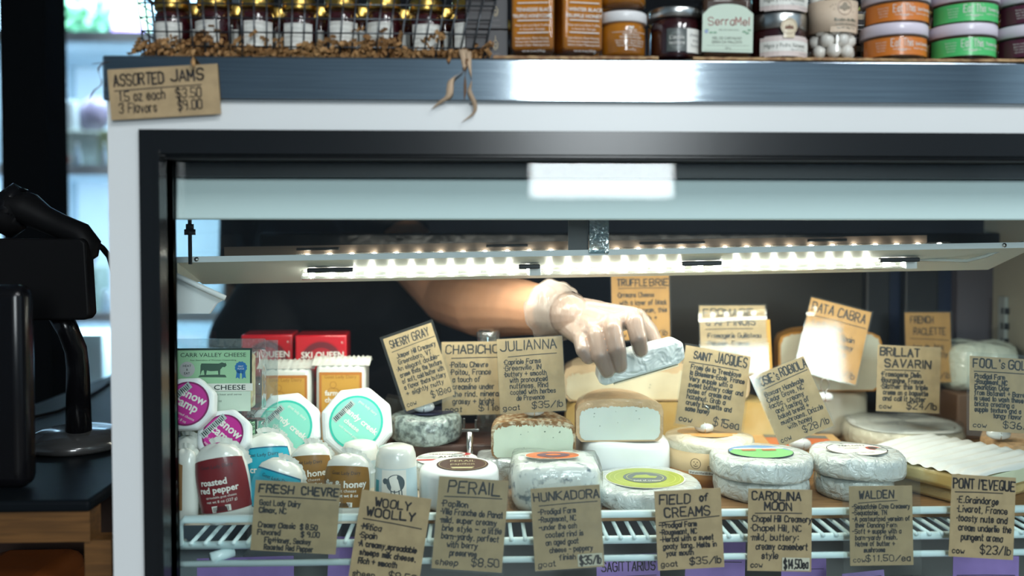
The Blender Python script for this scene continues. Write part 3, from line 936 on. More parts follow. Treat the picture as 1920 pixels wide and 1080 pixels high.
b.build('orange_label', t)['label'] = 'orange oval label with a dark centre'
# perail
t = thing('cheese_disc', 'pleated paper-wrapped disc with a dark brown label, above the PERAIL card', 'cheese', on_board(861, 1.062))
b = MB(); b.use(PAPERW, True)
pr = wheel_prof(.0465, .0455, .007)
n = 72
vs, fs = [], []
for (r, z) in pr:
    for k in range(n):
        q = 6.28319 * k / n
        wv = 1 + (.012 * math.sin(18 * q + 1) if .004 < z < .035 and r > .03 else 0)
        vs.append((r * wv * math.cos(q), r * wv * math.sin(q), z))
for i in range(len(pr) - 1):
    for k in range(n):
        fs.append((i * n + k, i * n + (k + 1) % n, (i + 1) * n + (k + 1) % n, (i + 1) * n + k))
b.add(vs, fs, True); b.build('wrapped_body', t)
b = MB(); mp = TOPUP(.0465, .004, .0)
b.use(C('label_brown', (.075, .035, .03))).disc(mp, 0, 0, .0305, .030); b.use(C('cream_print', (.55, .52, .30)))
b.text(mp, 'PERAIL', 0, .010, .008, .0003, width=.03); b.ring(mp, 0, 0, .0275, .028, .0003); b.text(mp, 'papillon', 0, -.004, .008, .0003, width=.028); b.poly(mp, [(-.014, -.014), (.014, -.014), (.011, -.021), (-.011, -.021)], .0003)
b.build('brown_label', t)['label'] = 'dark brown round label'
# wooden crate that carries the ash wheel
t = thing('wooden_crate', 'low dark wooden crate carrying the grey ash-rind wheel', 'crate', (X(838, 1.25, .80), 1.25, ZB))
b = MB(); b.use(mat('dark_wood', (.075, .030, .018), .5, var=.4, vscale=10, stretch=(2, 20, 20), coat=.3))
b.box(-.078, .078, -.068, -.062, 0, .0405, .001); b.box(-.078, .078, .062, .068, 0, .0405, .001); b.box(-.078, -.072, -.062, .062, 0, .0405); b.box(.072, .078, -.062, .062, 0, .0405)
b.box(-.078, .078, -.066, .066, .0375, .0415, .0005)
b.build('crate_body', t)
ZC = ZB + .0418
t = wheel('cheese_round', 'film-wrapped grey ash-rind wheel with a dark blue label, on the wooden crate', 799, 1.212, ZC, .0478, .0365, ASH, .008, .01, seed=11, film=True)
b = MB(); mp = TOPUP(.0382, .004, .004); b.use(C('label_navy', (.020, .025, .060))).disc(mp, 0, 0, .0335, .031)
b.use(C('pale_print', (.45, .45, .42))).text(mp, 'SHERRY GRAY', .008, -.004, .0045, .0003, width=.04); b.text(mp, 'creamery', .008, -.012, .003, .0003)
b.build('navy_label', t)['label'] = 'dark blue oval label'
t = thing('cheese_wedge', 'dark wrapped wedge on the wooden crate, behind the grey ash-rind wheel', 'cheese', (X(744, 1.282, .85), 1.282, ZC))
b = MB(); b.use(mat('dark_wrap', (.02, .02, .018), .3, coat=.5, bump=.6, bscale=60)).prism([(-.016, 0), (.016, 0), (.012, .042), (-.014, .047)], lambda u, v: (u, -.012, v), lambda u, v: (u, .016, v)); b.build('wrapped_body', t)
# st albans
t = thing('cheese_disc', 'small disc with a red and white label, beside the grey ash-rind wheel', 'cheese', on_board(838, 1.137))
b = MB(); b.use(WRAPW, True).lathe(wheel_prof(.0415, .034, .005), 44, jit=.01, seed=13); b.build('wrapped_body', t)
b = MB(); mp = TOPUP(.0350)
b.use(LABW).disc(mp, 0, 0, .0385, .036); RED = C('label_red', (.50, .035, .035))
b.use(RED).poly(mp, [(-.036, -.012), (.0365, -.010), (.0375, -.003), (-.0375, -.006)], .0003); b.disc(mp, .021, .020, .009, .007, .0003)
b.use(INK).text(mp, 'VERMONT', -.006, .017, .0055, .0003, width=.036); b.text(mp, 'ST. ALBANS', 0, .003, .007, .0003, width=.056, bold=.01)
b.use(LABW).text(mp, 'CREAMERY', 0, -.0095, .0035, .0005, width=.02); b.disc(mp, .021, .021, .002, .0025, .0005)
b.build('red_label', t)['label'] = 'white label with a red band'
# julianna
t = thing('wrapped_cheese', 'silver-wrapped round cheese under the herb-crusted cut cheese', 'cheese', on_board(966, 1.17))
b = MB(); b.use(mat('silver_wrap', (.55, .60, .60), .25, metal=.35, bump=1, bscale=60, bdist=.005, coat=.4), True).lathe(wheel_prof(.052, .0345, .006), 44, jit=.02, seed=15); b.build('wrapped_body', t)
ZJ = ZB + .0358
t = thing('cut_cheese', 'half wheel of pale cheese with a brown herb crust, cut face forward', 'cheese', (X(1000, 1.128, ZJ), 1.128, ZJ))
def half(b, w, h, d, mcut, mrind, lift=.0015, e=.009, seed=0, roundtop=.010):
    """a half wheel: flat cut face to the front, rind round the back and over the top"""
    rnd = random.Random(seed)
    n = 24
    ring_ = [(-w / 2 + .0 , 0)] + [(-w / 2 * math.cos(math.pi * k / n), d * math.sin(math.pi * k / n) ** .75) for k in range(1, n)] + [(w / 2, 0)]
    layers = [(0, e * .7), (e * .4, e * .2), (e, 0), (h - e, 0), (h - e * .35, e * .25), (h, e)]
    vs, fs = [], []
    cxy = (0, d * .35)
    for (z, ins) in layers:
        for (x, y) in ring_:
            L = math.hypot(x - cxy[0], y - cxy[1]) or 1
            k = 1 - ins / L
            vs.append((cxy[0] + (x - cxy[0]) * k, (cxy[1] + (y - cxy[1]) * k) if y > 1e-6 else y, z + (roundtop * (1 - (2 * x / w) ** 2) if z > h * .8 else 0)))
    M_ = len(ring_)
    b.use(mrind, True)
    for i in range(len(layers) - 1):
        for k in range(M_ - 1):
            fs.append((i * M_ + k, i * M_ + k + 1, (i + 1) * M_ + k + 1, (i + 1) * M_ + k))
    b.add(vs, fs, True)
    top = [tuple(vs[(len(layers) - 1) * M_ + k]) for k in range(M_)]
    cz = h + roundtop
    b.add(top + [(0, d * .4, cz)], [(k, k + 1, M_) for k in range(M_ - 1)] + [(M_ - 1, 0, M_)], True)
    b.add([vs[k] for k in range(M_)], [tuple(range(M_))], False)
    # cut face
    prof = [vs[i * M_] for i in range(len(layers))] + [top[0]] + [(x_, 0, h + roundtop * (1 - (2 * x_ / w) ** 2)) for x_ in [(-w / 2 + e) + (w - 2 * e) * k / 14 for k in range(1, 14)]] + [vs[i * M_ + M_ - 1] for i in range(len(layers) - 1, -1, -1)]
    b.use(mrind).add([(p[0], 0.0002, p[2]) for p in prof], [tuple(range(len(prof)))], False)
    zc = sum(p[2] for p in prof) / len(prof)
    return prof, zc


def cutface(prof, zc, m, inset=.004, top=.006, lift=.0006, wob=.0008, seed=0):
    rnd = random.Random(seed)
    zs = [p[2] for p in prof]; z0_, z1_ = min(zs), max(zs)
    xs_ = [p[0] for p in prof]; xm = max(xs_)
    b = MB(); b.use(m)
    pts = []
    N = len(prof)
    for i in range(N):
        p, q = Vector(prof[i]), Vector(prof[(i + 1) % N])
        for k in range(4):
            c = p.lerp(q, k / 4)
            kx = 1 - inset / xm
            u = (c.z - z0_) / (z1_ - z0_)
            zz = z0_ + inset * .5 + (c.z - z0_) * (1 - (inset * .5 + top) / (z1_ - z0_)) + (rnd.uniform(-wob, wob) * 1.5 if u > .7 else 0)
            pts.append((c.x * kx + rnd.uniform(-wob, wob) * .4, -lift, zz))
    b.add(pts, [tuple(range(len(pts)))], False)
    b.use(FLECK)
    for _ in range(7):
        x_, z_ = rnd.uniform(-.7, .7) * xm, z0_ + (z1_ - z0_) * rnd.uniform(.15, .75)
        b.disc(FRONT(-lift - .0002), x_, z_, rnd.uniform(.0005, .0013), rnd.uniform(.0003, .0007), n=8)
    return b


b = MB(); pr_, zc = half(b, .106, .044, .088, CUTG, HERB, seed=2, roundtop=.004); b.build('herb_rind', t)['label'] = 'brown crust of herbs'
cutface(pr_, zc, CUTG, .003, .0065, seed=3, wob=.0014).build('paste', t)['label'] = 'pale green-white cut face'
# centre stack
t = thing('cheese_block', 'white paper-wrapped block under the half cheese with the peach rind', 'cheese', on_board(1166, 1.185))
b = MB(); b.use(PAPERW, True).lathe(wheel_prof(.0575, .0515, .007), 48, jit=.012, sq=5, sy=.9, seed=17); b.build('wrapped_body', t)
ZH = ZB + .0527
t = thing('cut_cheese', 'half white cheese with a peach-coloured rind, cut face forward, on the white block', 'cheese', (X(1162, 1.142, ZH), 1.142, ZH))
b = MB(); pr_, zc = half(b, .112, .051, .092, CUTW, PEACH, e=.012, seed=5, roundtop=.004); b.build('peach_rind', t)['label'] = 'shiny peach rind'
cutface(pr_, zc, CUTW, .0045, .010, seed=6).build('paste', t)['label'] = 'smooth white cut face'
# big yellow wheels behind
ZR1 = ZB
t = thing('cut_cheese', 'large yellow wheel behind the half cheese, lower of the two yellow ones', 'cheese', (X(1262, 1.29, .82), 1.29, ZR1))
b = MB(); b.use(YELL, True); pr_, zc = half(b, .310, .073, .165, YELL, YELL, e=.012, seed=7, roundtop=.002); b.build('rind', t)
b = cutface(pr_, zc, YELL, .006, .005, seed=8); b.build('paste', t)
ZR2 = ZR1 + .0755
t = thing('cut_cheese', 'half ivory cheese with a pale peach top, just under the gloved hand', 'cheese', (X(1232, 1.30, ZR2), 1.30, ZR2))
b = MB(); pr_, zc = half(b, .272, .052, .150, IVORY, mat('pale_peach', (.70, .54, .34), .4, var=.15, vscale=25, coat=.4, bump=.3, bscale=80), e=.014, seed=9, roundtop=.002); b.build('rind', t)['label'] = 'pale peach rind'
cutface(pr_, zc, IVORY, .004, .012, seed=10, wob=.002).build('paste', t)['label'] = 'ivory cut face with green flecks'
# agro carton
t = thing('cheese_carton', 'round cream-topped cheese in a printed paper band reading AGRO ECOLOGY, under the JACQUES card', 'cheese', on_board(1328, 1.172))
b = MB(); b.use(WRAPC, True).lathe([(0, .02), (.050, .02), (.0575, .030), (.0588, .048), (.0565, .0535), (.040, .0565), (0, .0568)], 52, jit=.01, seed=19); b.build('rind', t)
b = MB(); b.use(mat('carton_cream', (.62, .47, .27), .55, var=.1, vscale=12), True).lathe([(.0565, 0), (.0585, .001), (.0592, .042), (.0580, .042)], 56)
b.use(mat('carton_brown', (.36, .17, .05), .5)).lathe([(.0594, .0), (.0595, .0175)], 56)
mp = cyl(.0597, 0, 0)
b.use(INK).text(mp, 'AGRO', -.003, .0290, .0052, .0003, width=.016); b.text(mp, 'ECOLOGY', -.003, .0225, .0048, .0003, width=.026)
b.text(mp, 'AGRO', .008, .0035, .0045, .0003, width=.014)
b.ring(mp, -.031, .029, .0060, .0066, .0003)
for (u, v) in ((-.033, .031), (-.029, .031), (-.031, .0285)):
    b.disc(mp, u, v, .0007, lift=.0003, n=8)
b.line(mp, [(-.0335, .0265), (-.031, .0255), (-.0285, .0265)], .0007, .0003)
b.use(LABW).patch(mp, -.040, .0155, .006, .0205, .0004, 12, 1)
b.use(INK)
for k in range(26):
    b.patch(mp, -.038 + k * .0016, .0165, -.038 + k * .0016 + random.uniform(.0004, .001), .0165 + random.uniform(.0015, .0032), .0007)
b.build('paper_band', t)['label'] = 'printed cream and brown paper band'
b = MB(); mp = TOPUP(.0572); b.use(C('apricot', (.62, .33, .10))).poly(mp, [(.040 * math.cos(q) * (1 + .06 * math.sin(3 * q)), .030 * math.sin(q)) for q in [6.283 * k / 30 for k in range(30)]], .0003)
b.build('apricot_patch', t)
# kraft box with orange label
t = thing('cheese_box', 'flat kraft box with an orange and grey label, behind the two wrapped wheels', 'box', (X(1494, 1.245, .80), 1.245, ZB), (0, 0, R(-8)))
b = MB(); b.use(mat('box_kraft', (.58, .36, .15), .6, var=.1, vscale=20)).box(-.064, .064, -.058, .058, 0, .0265, .003); b.build('box_body', t)
b = MB(); mp = TOPUP(.0268); b.use(C('box_orange', (.62, .16, .05))).patch(mp, -.040, -.046, .048, .034); b.use(C('box_grey', (.16, .17, .15))).patch(mp, -.040, .022, .048, .040, .0003); b.use(INK).text(mp, 'ROBIOLA', 0, -.02, .010, .0003, width=.05)
b.build('box_label', t)
# brie and brillat
t = wheel('cheese_round', 'pale white wheel under the loaf-shaped cheese with the orange rind', 1562, 1.425, ZB, .050, .0735, mat('pale_rind', (.74, .73, .62), .45, coat=.4, var=.1, vscale=14, bump=.3, bscale=60), .012, .006, seed=21)
ZP = ZB + .0745
t = thing('cut_cheese', 'tall pale cheese loaf with an orange rind, behind the PATA CABRA card', 'cheese', (X(1556, 1.375, ZP), 1.375, ZP))
b = MB(); pr_, zc = half(b, .162, .090, .085, IVORY, ORNG, e=.016, seed=12, roundtop=.004); b.build('orange_rind', t)['label'] = 'orange rind'
cutface(pr_, zc, mat('pale_paste', (.72, .72, .58), .4, var=.1, vscale=20, coat=.3), .0035, .003, seed=13).build('paste', t)['label'] = 'pale cut face'
t = wheel('cheese_round', 'large film-wrapped ivory wheel with a white top, behind the ridged square cheese', 1692, 1.324, ZB, .0845, .0345, WRAPC, .010, .008, seed=23, film=True)
b = MB(); b.use(RINDW, True).lathe([(.081, .0348), (.076, .0361), (.04, .0367), (0, .0371)], 48, jit=.012, seed=24); b.build('white_top', t)['label'] = 'white bloomy top'
b = MB(); b.use(FILM, True).lathe([(.0855, .004), (.0860, .026), (.082, .037), (.05, .040), (0, .039)], 48, jit=.016, seed=25); b.build('film', t)
# ridged square cheese
ZS = ZB + .0165
zt_ = .8245
c4 = [at_z(x_, y_, zt_) for x_, y_ in ((1670, 833), (1752, 901), (1900, 858), (1812, 808))]
ctr = sum(c4, Vector()) / 4
ex = ((c4[2] - c4[1]) + (c4[3] - c4[0])).normalized()
ang = math.atan2(ex.y, ex.x)
sx_ = ((c4[2] - c4[1]).length + (c4[3] - c4[0]).length) / 2
sy_ = ((c4[0] - c4[1]).length + (c4[3] - c4[2]).length) / 2
t = thing('cut_cheese', 'square slab with a ridged white rind, above the PONT L EVEQUE card', 'cheese', (ctr.x, ctr.y, ZS), (0, 0, ang))
h_ = zt_ - ZS
b = MB(); b.use(mat('yellow_side', (.56, .40, .13), .45, color2=(.70, .62, .32), vscale=30, coat=.5, bump=.4, bscale=60)).box(-sx_ / 2, sx_ / 2, -sy_ / 2, sy_ / 2, 0, h_ - .003, .006)
b.use(mat('pale_green_paste', (.66, .72, .52), .4, coat=.5, var=.1, vscale=20)).box(-sx_ / 2 + .006, sx_ / 2 - .006, -sy_ / 2 - .001, -sy_ / 2 + .003, .004, h_ - .004, .001)
b.build('paste', t)['label'] = 'yellow sides'
b = MB(); b.use(RINDW, True)
nu, nv = 90, 12
vs = []
for j in range(nv + 1):
    for i in range(nu + 1):
        u, v = i / nu, j / nv
        x_, y_ = (u - .5) * (sx_ + .002), (v - .5) * (sy_ + .002)
        edge = min(u, 1 - u, v, 1 - v)
        vs.append((x_, y_, h_ - .0035 + min(edge / .06, 1) ** .5 * .0045 + .0006 * math.sin(v * 62 + math.sin(u * 9) * .8) + .001 * math.sin(u * 7 + v * 4)))
b2 = [(j * (nu + 1) + i, j * (nu + 1) + i + 1, (j + 1) * (nu + 1) + i + 1, (j + 1) * (nu + 1) + i) for j in range(nv) for i in range(nu)]
nu, nv = 14, 90
vs = []
for j in range(nv + 1):
    for i in range(nu + 1):
        u, v = i / nu, j / nv
        x_, y_ = (u - .5) * (sx_ + .002), (v - .5) * (sy_ + .002)
        edge = min(u, 1 - u, v, 1 - v)
        vs.append((x_, y_, h_ - .0035 + min(edge / .05, 1) ** .5 * .0045 + .0013 * math.sin(v * 62 + math.sin(u * 9) * .6) + .001 * math.sin(u * 7 + v * 4)))
b.add(vs, [(j * (nu + 1) + i, j * (nu + 1) + i + 1, (j + 1) * (nu + 1) + i + 1, (j + 1) * (nu + 1) + i) for j in range(nv) for i in range(nu)], True)
b.build('ridged_rind', t)['label'] = 'ridged white rind'
t = thing('wrapped_cheese', 'film-wrapped yellow cheese under the ridged square slab', 'cheese', (ctr.x, ctr.y + .005, ZB), (0, 0, ang))
b = MB(); b.use(mat('film_yellow', (.62, .50, .24), .3, coat=.8, bump=.8, bscale=45, bdist=.004, var=.2, vscale=20)).box(-sx_ / 2 + .004, sx_ / 2 - .004, -sy_ / 2 + .004, sy_ / 2 - .002, 0, .0160, .005); b.build('wrapped_body', t)
# right end
t = thing('cut_cheese', 'cheese with a tan cross-hatched rind at the end of the shelf', 'cheese', (X(1974, 1.13, ZB), 1.13, ZB))
b = MB(); pr_, zc = half(b, .118, .044, .125, IVORY, mat('basket_rind', (.56, .36, .19), .6, var=.25, vscale=90, bump=1, bscale=160, bdist=.002), e=.010, seed=14, roundtop=.002); b.build('rind', t)['label'] = 'tan cross-hatched rind'
cutface(pr_, zc, IVORY, .003, .006, seed=15).build('paste', t)
t = thing('cheese_box', 'brown cardboard box under the film-wrapped cheese at the back right', 'box', (X(1835, 1.41, .82), 1.41, ZB))
b = MB(); b.use(mat('box_brown', (.15, .085, .05), .6, var=.1, vscale=10)).box(-.062, .048, -.05, .05, 0, .071, .003); b.build('box_body', t)
t = thing('wrapped_cheese', 'pale cheese in shiny crumpled film on the brown box at the back right', 'cheese', (X(1830, 1.41, .82), 1.41, ZB + .0715))
b = MB(); b.use(mat('shiny_wrap', (.62, .68, .58), .18, coat=1, coat_rough=.05, bump=1, bscale=40, bdist=.008, detail=3), True).lathe(wheel_prof(.056, .075, .016), 48, jit=.02, sq=3, sy=.8, seed=27); b.build('wrapped_body', t)
# ---- the wedge in the gloved hand
t = thing('wrapped_wedge', 'paper-wrapped wedge of cheese held in the gloved hand', 'cheese', at(1200, 676, 1.135), (R(4), R(-12.5), R(2)))
b = MB(); b.use(mat('wedge_paper', (.66, .74, .76), .36, bump=1, bscale=48, bdist=.006, coat=.4, coat_rough=.15, var=.15, vscale=22, detail=2))
b.prism([(-.059, -.013), (-.052, -.0195), (.046, -.0135), (.0555, -.008), (.0565, .012), (.050, .0175), (-.030, .0165), (-.052, .012)], lambda u, v: (u, -.012, v), lambda u, v: (u * .97, .024, v * .9 + .001))
wb = b.build('wrapped_body', t)
bv = wb.modifiers.new('bevel', 'BEVEL'); bv.width = .004; bv.segments = 3
b = MB(); b.use(IVORY).prism([(-.04, -.0185), (.045, -.0140), (.045, -.0150), (-.04, -.0200)], lambda u, v: (u, -.0122, v), lambda u, v: (u, .012, v)); b.build('paste', t)['label'] = 'ivory edge showing under the paper'

# ---- pebbles
holder('white pebble holder on the grey ash-rind wheel, gripping the SHERRY GRAY card', 795, 1.205, ZC + .0388, 1.15, 1.1)
holder('white pebble holder on the herb crust, gripping the JULIANNA card', 1001, 1.158, ZJ + .0485, 1.15)
holder('white pebble holder on the paper-banded round cheese, gripping the JACQUES card', 1321, 1.172, ZB + .0577, 1.05)
holder('white pebble holder on the orange-labelled box, gripping the ROSIE S ROBIOLA card', 1500, 1.195, ZB + .0270, 1.25, 1.1)
holder('white pebble holder at the back, below the PATA CABRA card', 1546, 1.285, ZB + .0768 - .0005, 1.0)
holder('white pebble holder on the cross-hatched cheese, gripping the FOOL S GOLD card', 1872, 1.165, ZB + .0465, 1.2)
# two-pronged cheese knife and the clear handle behind the CHABICHOU card
t = thing('cheese_knife', 'two-pronged steel cheese knife standing by the CHABICHOU card', 'knife', (X(880, 1.165, ZB), 1.165, ZB))
b = MB(); b.use(METAL).tube([(0, 0, 0), (.001, 0, .062)], .0042, 10); b.build('handle', t)
b = MB(); b.use(mat('dark_steel', (.10, .10, .10), .2, metal=1)); b.box(-.010, .013, -.002, .002, .062, .066, .001)
b.box(-.0085, -.005, -.0012, .0012, .066, .080, .0008); b.box(.007, .0105, -.0012, .0012, .066, .078, .0008); b.build('prongs', t)
t = thing('glass_jar', 'clear glass jar with a rounded rim, behind the CHABICHOU card', 'jar', (X(916, 1.275, .9), 1.275, ZB))
b = MB(); b.use(clear('jar_clear', (.93, .97, .98), 3.5, .03, .04), True)
b.lathe([(0, 0), (.018, 0), (.020, .01), (.0135, .12), (.0125, .155), (.0165, .170), (.0172, .178), (.0150, .183), (.012, .178), (.0105, .155), (.0115, .12), (.017, .014), (0, .006)], 32); b.build('jar_body', t)
# ---------------------------------------------------------------- packed goat cheeses at the left
def redbox(px, Y, z, label):
    t = thing('cheese_carton', label, 'box', on_board(px, Y, z), (0, 0, R(3)), 'red cheese cartons')
    b = MB(); b.use(mat('carton_red', (.52, .012, .022), .3, coat=.8, coat_rough=.08)).box(-.0365, .0365, -.030, .030, 0, .0862, .0022)
    mp = FRONT(-.0301)
    b.use(C('carton_maroon', (.14, .012, .02))).ring(mp, 0, .048, .020, .0285, .0002, 48)
    b.ring(mp, 0, .048, .0295, .030, .0002, 48)
    b.use(mat('carton_red')).box(-.030, .030, -.0303, -.0300, .012, .0325)
    b.use(C('carton_red_dark', (.36, .01, .02))).ring(mp, 0, .048, .0100, .0195, .00025, 40)
    b.use(mat('carton_red')).patch(mp, -.031, .026, .031, .044, .0003)
    b.use(LABW).text(mp, 'SKI QUEEN', .002, .0535, .0088, .0006, width=.060, bold=.018)
    b.text(mp, 'gjetost', .0, .0435, .005, .0006); b.text(mp, 'R', .030, .074, .003, .0004)
    b.build('carton', t)
    return t


for px in (508, 607):
    s = 'left' if px == 508 else 'right'
    redbox(px, 1.345, ZB, 'red cheese carton at the bottom, under the %s SKI QUEEN carton' % s)
redbox(508, 1.345, ZB + .0865, 'red carton lettered SKI QUEEN, behind the green-labelled pack')
redbox(607, 1.335, ZB + .0865, 'red carton lettered SKI QUEEN, behind the farmers cheese nearest the SHERRY GRAY card')


def farmers(px, Y, h, label, rz):
    t = thing('cheese_pack', label, 'cheese', on_board(px, Y), (R(-2), 0, rz), 'farmers cheese packs')
    b = MB(); b.use(GOATW, True)
    b.box(-.0345, .0345, -.020, .020, 0, h - .008, .007); b.build('wrapped_body', t)
    b = MB(); b.use(CRIMP, True)
    n = 26
    vs = []
    for k in range(n + 1):
        u = -.040 + .080 * k / n
        vs += [(u, -.020 + .002 * math.sin(k * 1.9), h - .010), (u, -.004 + .002 * math.sin(k * 2.3), h - .004), (u, .002 + .002 * math.sin(k * 2.1), h + .001 + .0014 * math.sin(k * 2.9)), (u, .016, h - .006)]
    fs = [(k * 4 + j, k * 4 + j + 1, (k + 1) * 4 + j + 1, (k + 1) * 4 + j) for k in range(n) for j in range(3)]
    b.add(vs, fs, True); b.build('crimped_seal', t)
    b = MB(); mp = FRONT(-.0203)
    b.use(C('label_burnt', (.52, .19, .035))).patch(mp, -.0295, .02, .0295, h - .019)
    b.use(C('label_amber', (.62, .33, .055))).patch(mp, -.026, .022, .026, h - .023, .0002)
    b.use(C('label_brown_ink', (.36, .16, .03))).text(mp, 'Goat Lady Dairy', 0, h - .0275, .0045, .0004, width=.044)
    b.ring(mp, -.010, h - .0365, .0040, .0046, .0004, 24); b.line(mp, [(-.018, h - .046), (-.015, h - .0415), (-.005, h - .0415), (-.001, h - .046)], .0006, .0004)
    b.line(mp, [(.012, h - .056), (.014, h - .046), (.019, h - .043), (.021, h - .050), (.022, h - .058)], .0006, .0004)
    b.use(LABW).text(mp, 'farmers', -.0215, h - .0510, .0068, .0004, 'l', bold=.03); b.text(mp, 'cheese', -.0215, h - .0605, .0068, .0004, 'l', bold=.03)
    b.build('amber_label', t)['label'] = 'amber label lettered farmers cheese'
    return t


zt1 = at(540, 676, 1.275).z - ZB
farmers(541, 1.275, zt1, 'white farmers cheese pack with an amber label, in front of the first red carton', R(1))
farmers(643, 1.27, at(643, 670, 1.27).z - ZB, 'white farmers cheese pack with an amber label, beside the SHERRY GRAY card', R(-1))

# bread cheese packs
def bread(px, Y, z, h, label, rot, up):
    t = thing('cheese_pack', label, 'cheese', on_board(px, Y, z), rot, 'bread cheese packs')
    b = MB(); b.use(mat('baked_cheese', (.72, .62, .36), .4, color2=(.34, .13, .03), vscale=55, coat=.6, ramp=(.52, .66))).box(-.047, .047, 0, .022, 0, h - .012, .004); b.build('baked_block', t)['label'] = 'browned bread cheese'
    b = MB(); b.use(clear('pack_film', (.93, .97, .97), 2.2, .08, .12, .8, 40, (.5, .6, .62)))
    b.box(-.051, .060, -.004, .0245, -.001, h - .005, .003)
    b.box(-.052, .062, .008, .010, h - .006, h + .008)
    b.box(.060, .078, .008, .010, .0, h + .006)
    b.build('film_pouch', t)['label'] = 'clear film pouch'
    b = MB(); mp = FRONT(-.0045)
    G, DG = C('label_mint', (.34, .60, .36)), C('label_dark_green', (.015, .035, .03))
    if up:
        b.use(DG).patch(mp, -.050, .030, .048, h - .0035)
        b.use(G).patch(mp, -.0475, .032, .0455, h - .006, .0002)
        b.use(LABW).patch(mp, -.0505, .024, .049, .0335, .0003); b.use(mat('label_pale_mint', (.62, .74, .62), .45)).patch(mp, -.049, -.002, .0465, .0235, .0002)
        b.use(DG).text(mp, 'CARR VALLEY CHEESE', -.001, h - .0145, .0052, .0004, width=.083)
        b.text(mp, 'Four Generations of Wisconsin Cheesemaking', -.001, h - .0195, .0018, .0004, width=.058)
        b.text(mp, 'BREAD CHEESE', 0, .0255, .0062, .0005, width=.080, bold=.012)
        b.text(mp, 'the perfect cheese to heat and serve', 0, .0185, .0022, .0004, width=.07); b.text(mp, 'net wt 7 oz', 0, .010, .003, .0004)
        # cow
        c0 = (h + .0335 - .006) / 2 - .004
        cow = [(-.017, .006), (-.016, .0085), (.006, .0082), (.010, .0098), (.0135, .0085), (.0145, .0095), (.016, .006), (.0135, .0035), (.011, .004), (.008, .0005), (.0075, -.0065), (.0055, -.0065), (.005, -.001), (-.004, -.0015), (-.009, -.0005), (-.010, -.0065), (-.012, -.0065), (-.013, 0), (-.0155, -.001), (-.017, -.006), (-.0175, -.006)]
        b.use(C('cow_ink', (.045, .10, .07))).poly(mp, [(u, v + c0) for u, v in cow], .0004)
        b.poly(mp, [(-.020, c0 - .009), (.016, c0 - .0095), (.014, c0 - .0062), (.004, c0 - .0058), (-.008, c0 - .006), (-.018, c0 - .0066)], .0004)
        b.use(C('badge_yellow', (.68, .60, .05))).disc(mp, -.034, c0 + .001, .0098, lift=.0004)
        b.use(INK); b.text(mp, 'HEAT', -.034, c0 + .004, .0030, .0006); b.text(mp, '&', -.034, c0 - .0005, .0028, .0006); b.text(mp, 'EAT', -.034, c0 - .0055, .0030, .0006)
        b.use(C('rosette_blue', (.02, .16, .42))).poly(mp, [(.034 + (.0072 + .0009 * (k % 2)) * math.cos(6.283 * k / 24), c0 + .003 + (.0072 + .0009 * (k % 2)) * math.sin(6.283 * k / 24)) for k in range(24)], .0004)
        b.poly(mp, [(.029, c0), (.033, c0), (.0325, c0 - .012), (.030, c0 - .0095), (.0275, c0 - .011)], .0004); b.poly(mp, [(.035, c0), (.039, c0), (.0405, c0 - .011), (.038, c0 - .0095), (.0355, c0 - .012)], .0004)
        b.use(LABW).text(mp, 'FIRST', .034, c0 + .0035, .002, .0006); b.text(mp, 'PLACE', .034, c0 + .0005, .002, .0006)
    else:
        b.use(DG).patch(mp, -.020, .03, .052, h - .002); b.use(G).patch(mp, -.018, .032, .0495, h - .0045, .0002)
        b.use(DG).text(mp, 'CARR VALLEY', .043, .085, .006, .0004, rot=R(-90)); b.use(C('badge_yellow')).disc(mp, .022, .075, .007, lift=.0004)
    b.build('green_label', t)['label'] = 'mint green label'
    return t


KB = .93
zb2 = at(402, 768, 1.088).z
bread(408, 1.086, ZB, (zb2 - ZB) / KB - .0095, 'film-packed bread cheese under the upright green-labelled pack, its label turned sideways', (0, 0, 0), 0).scale = (KB,) * 3
bread(403, 1.090, zb2, (at(402, 648, 1.090).z - zb2) / KB, 'film pack with a mint green label lettered CARR VALLEY CHEESE and a cow', (R(-3), 0, 0), 1).scale = (KB,) * 3


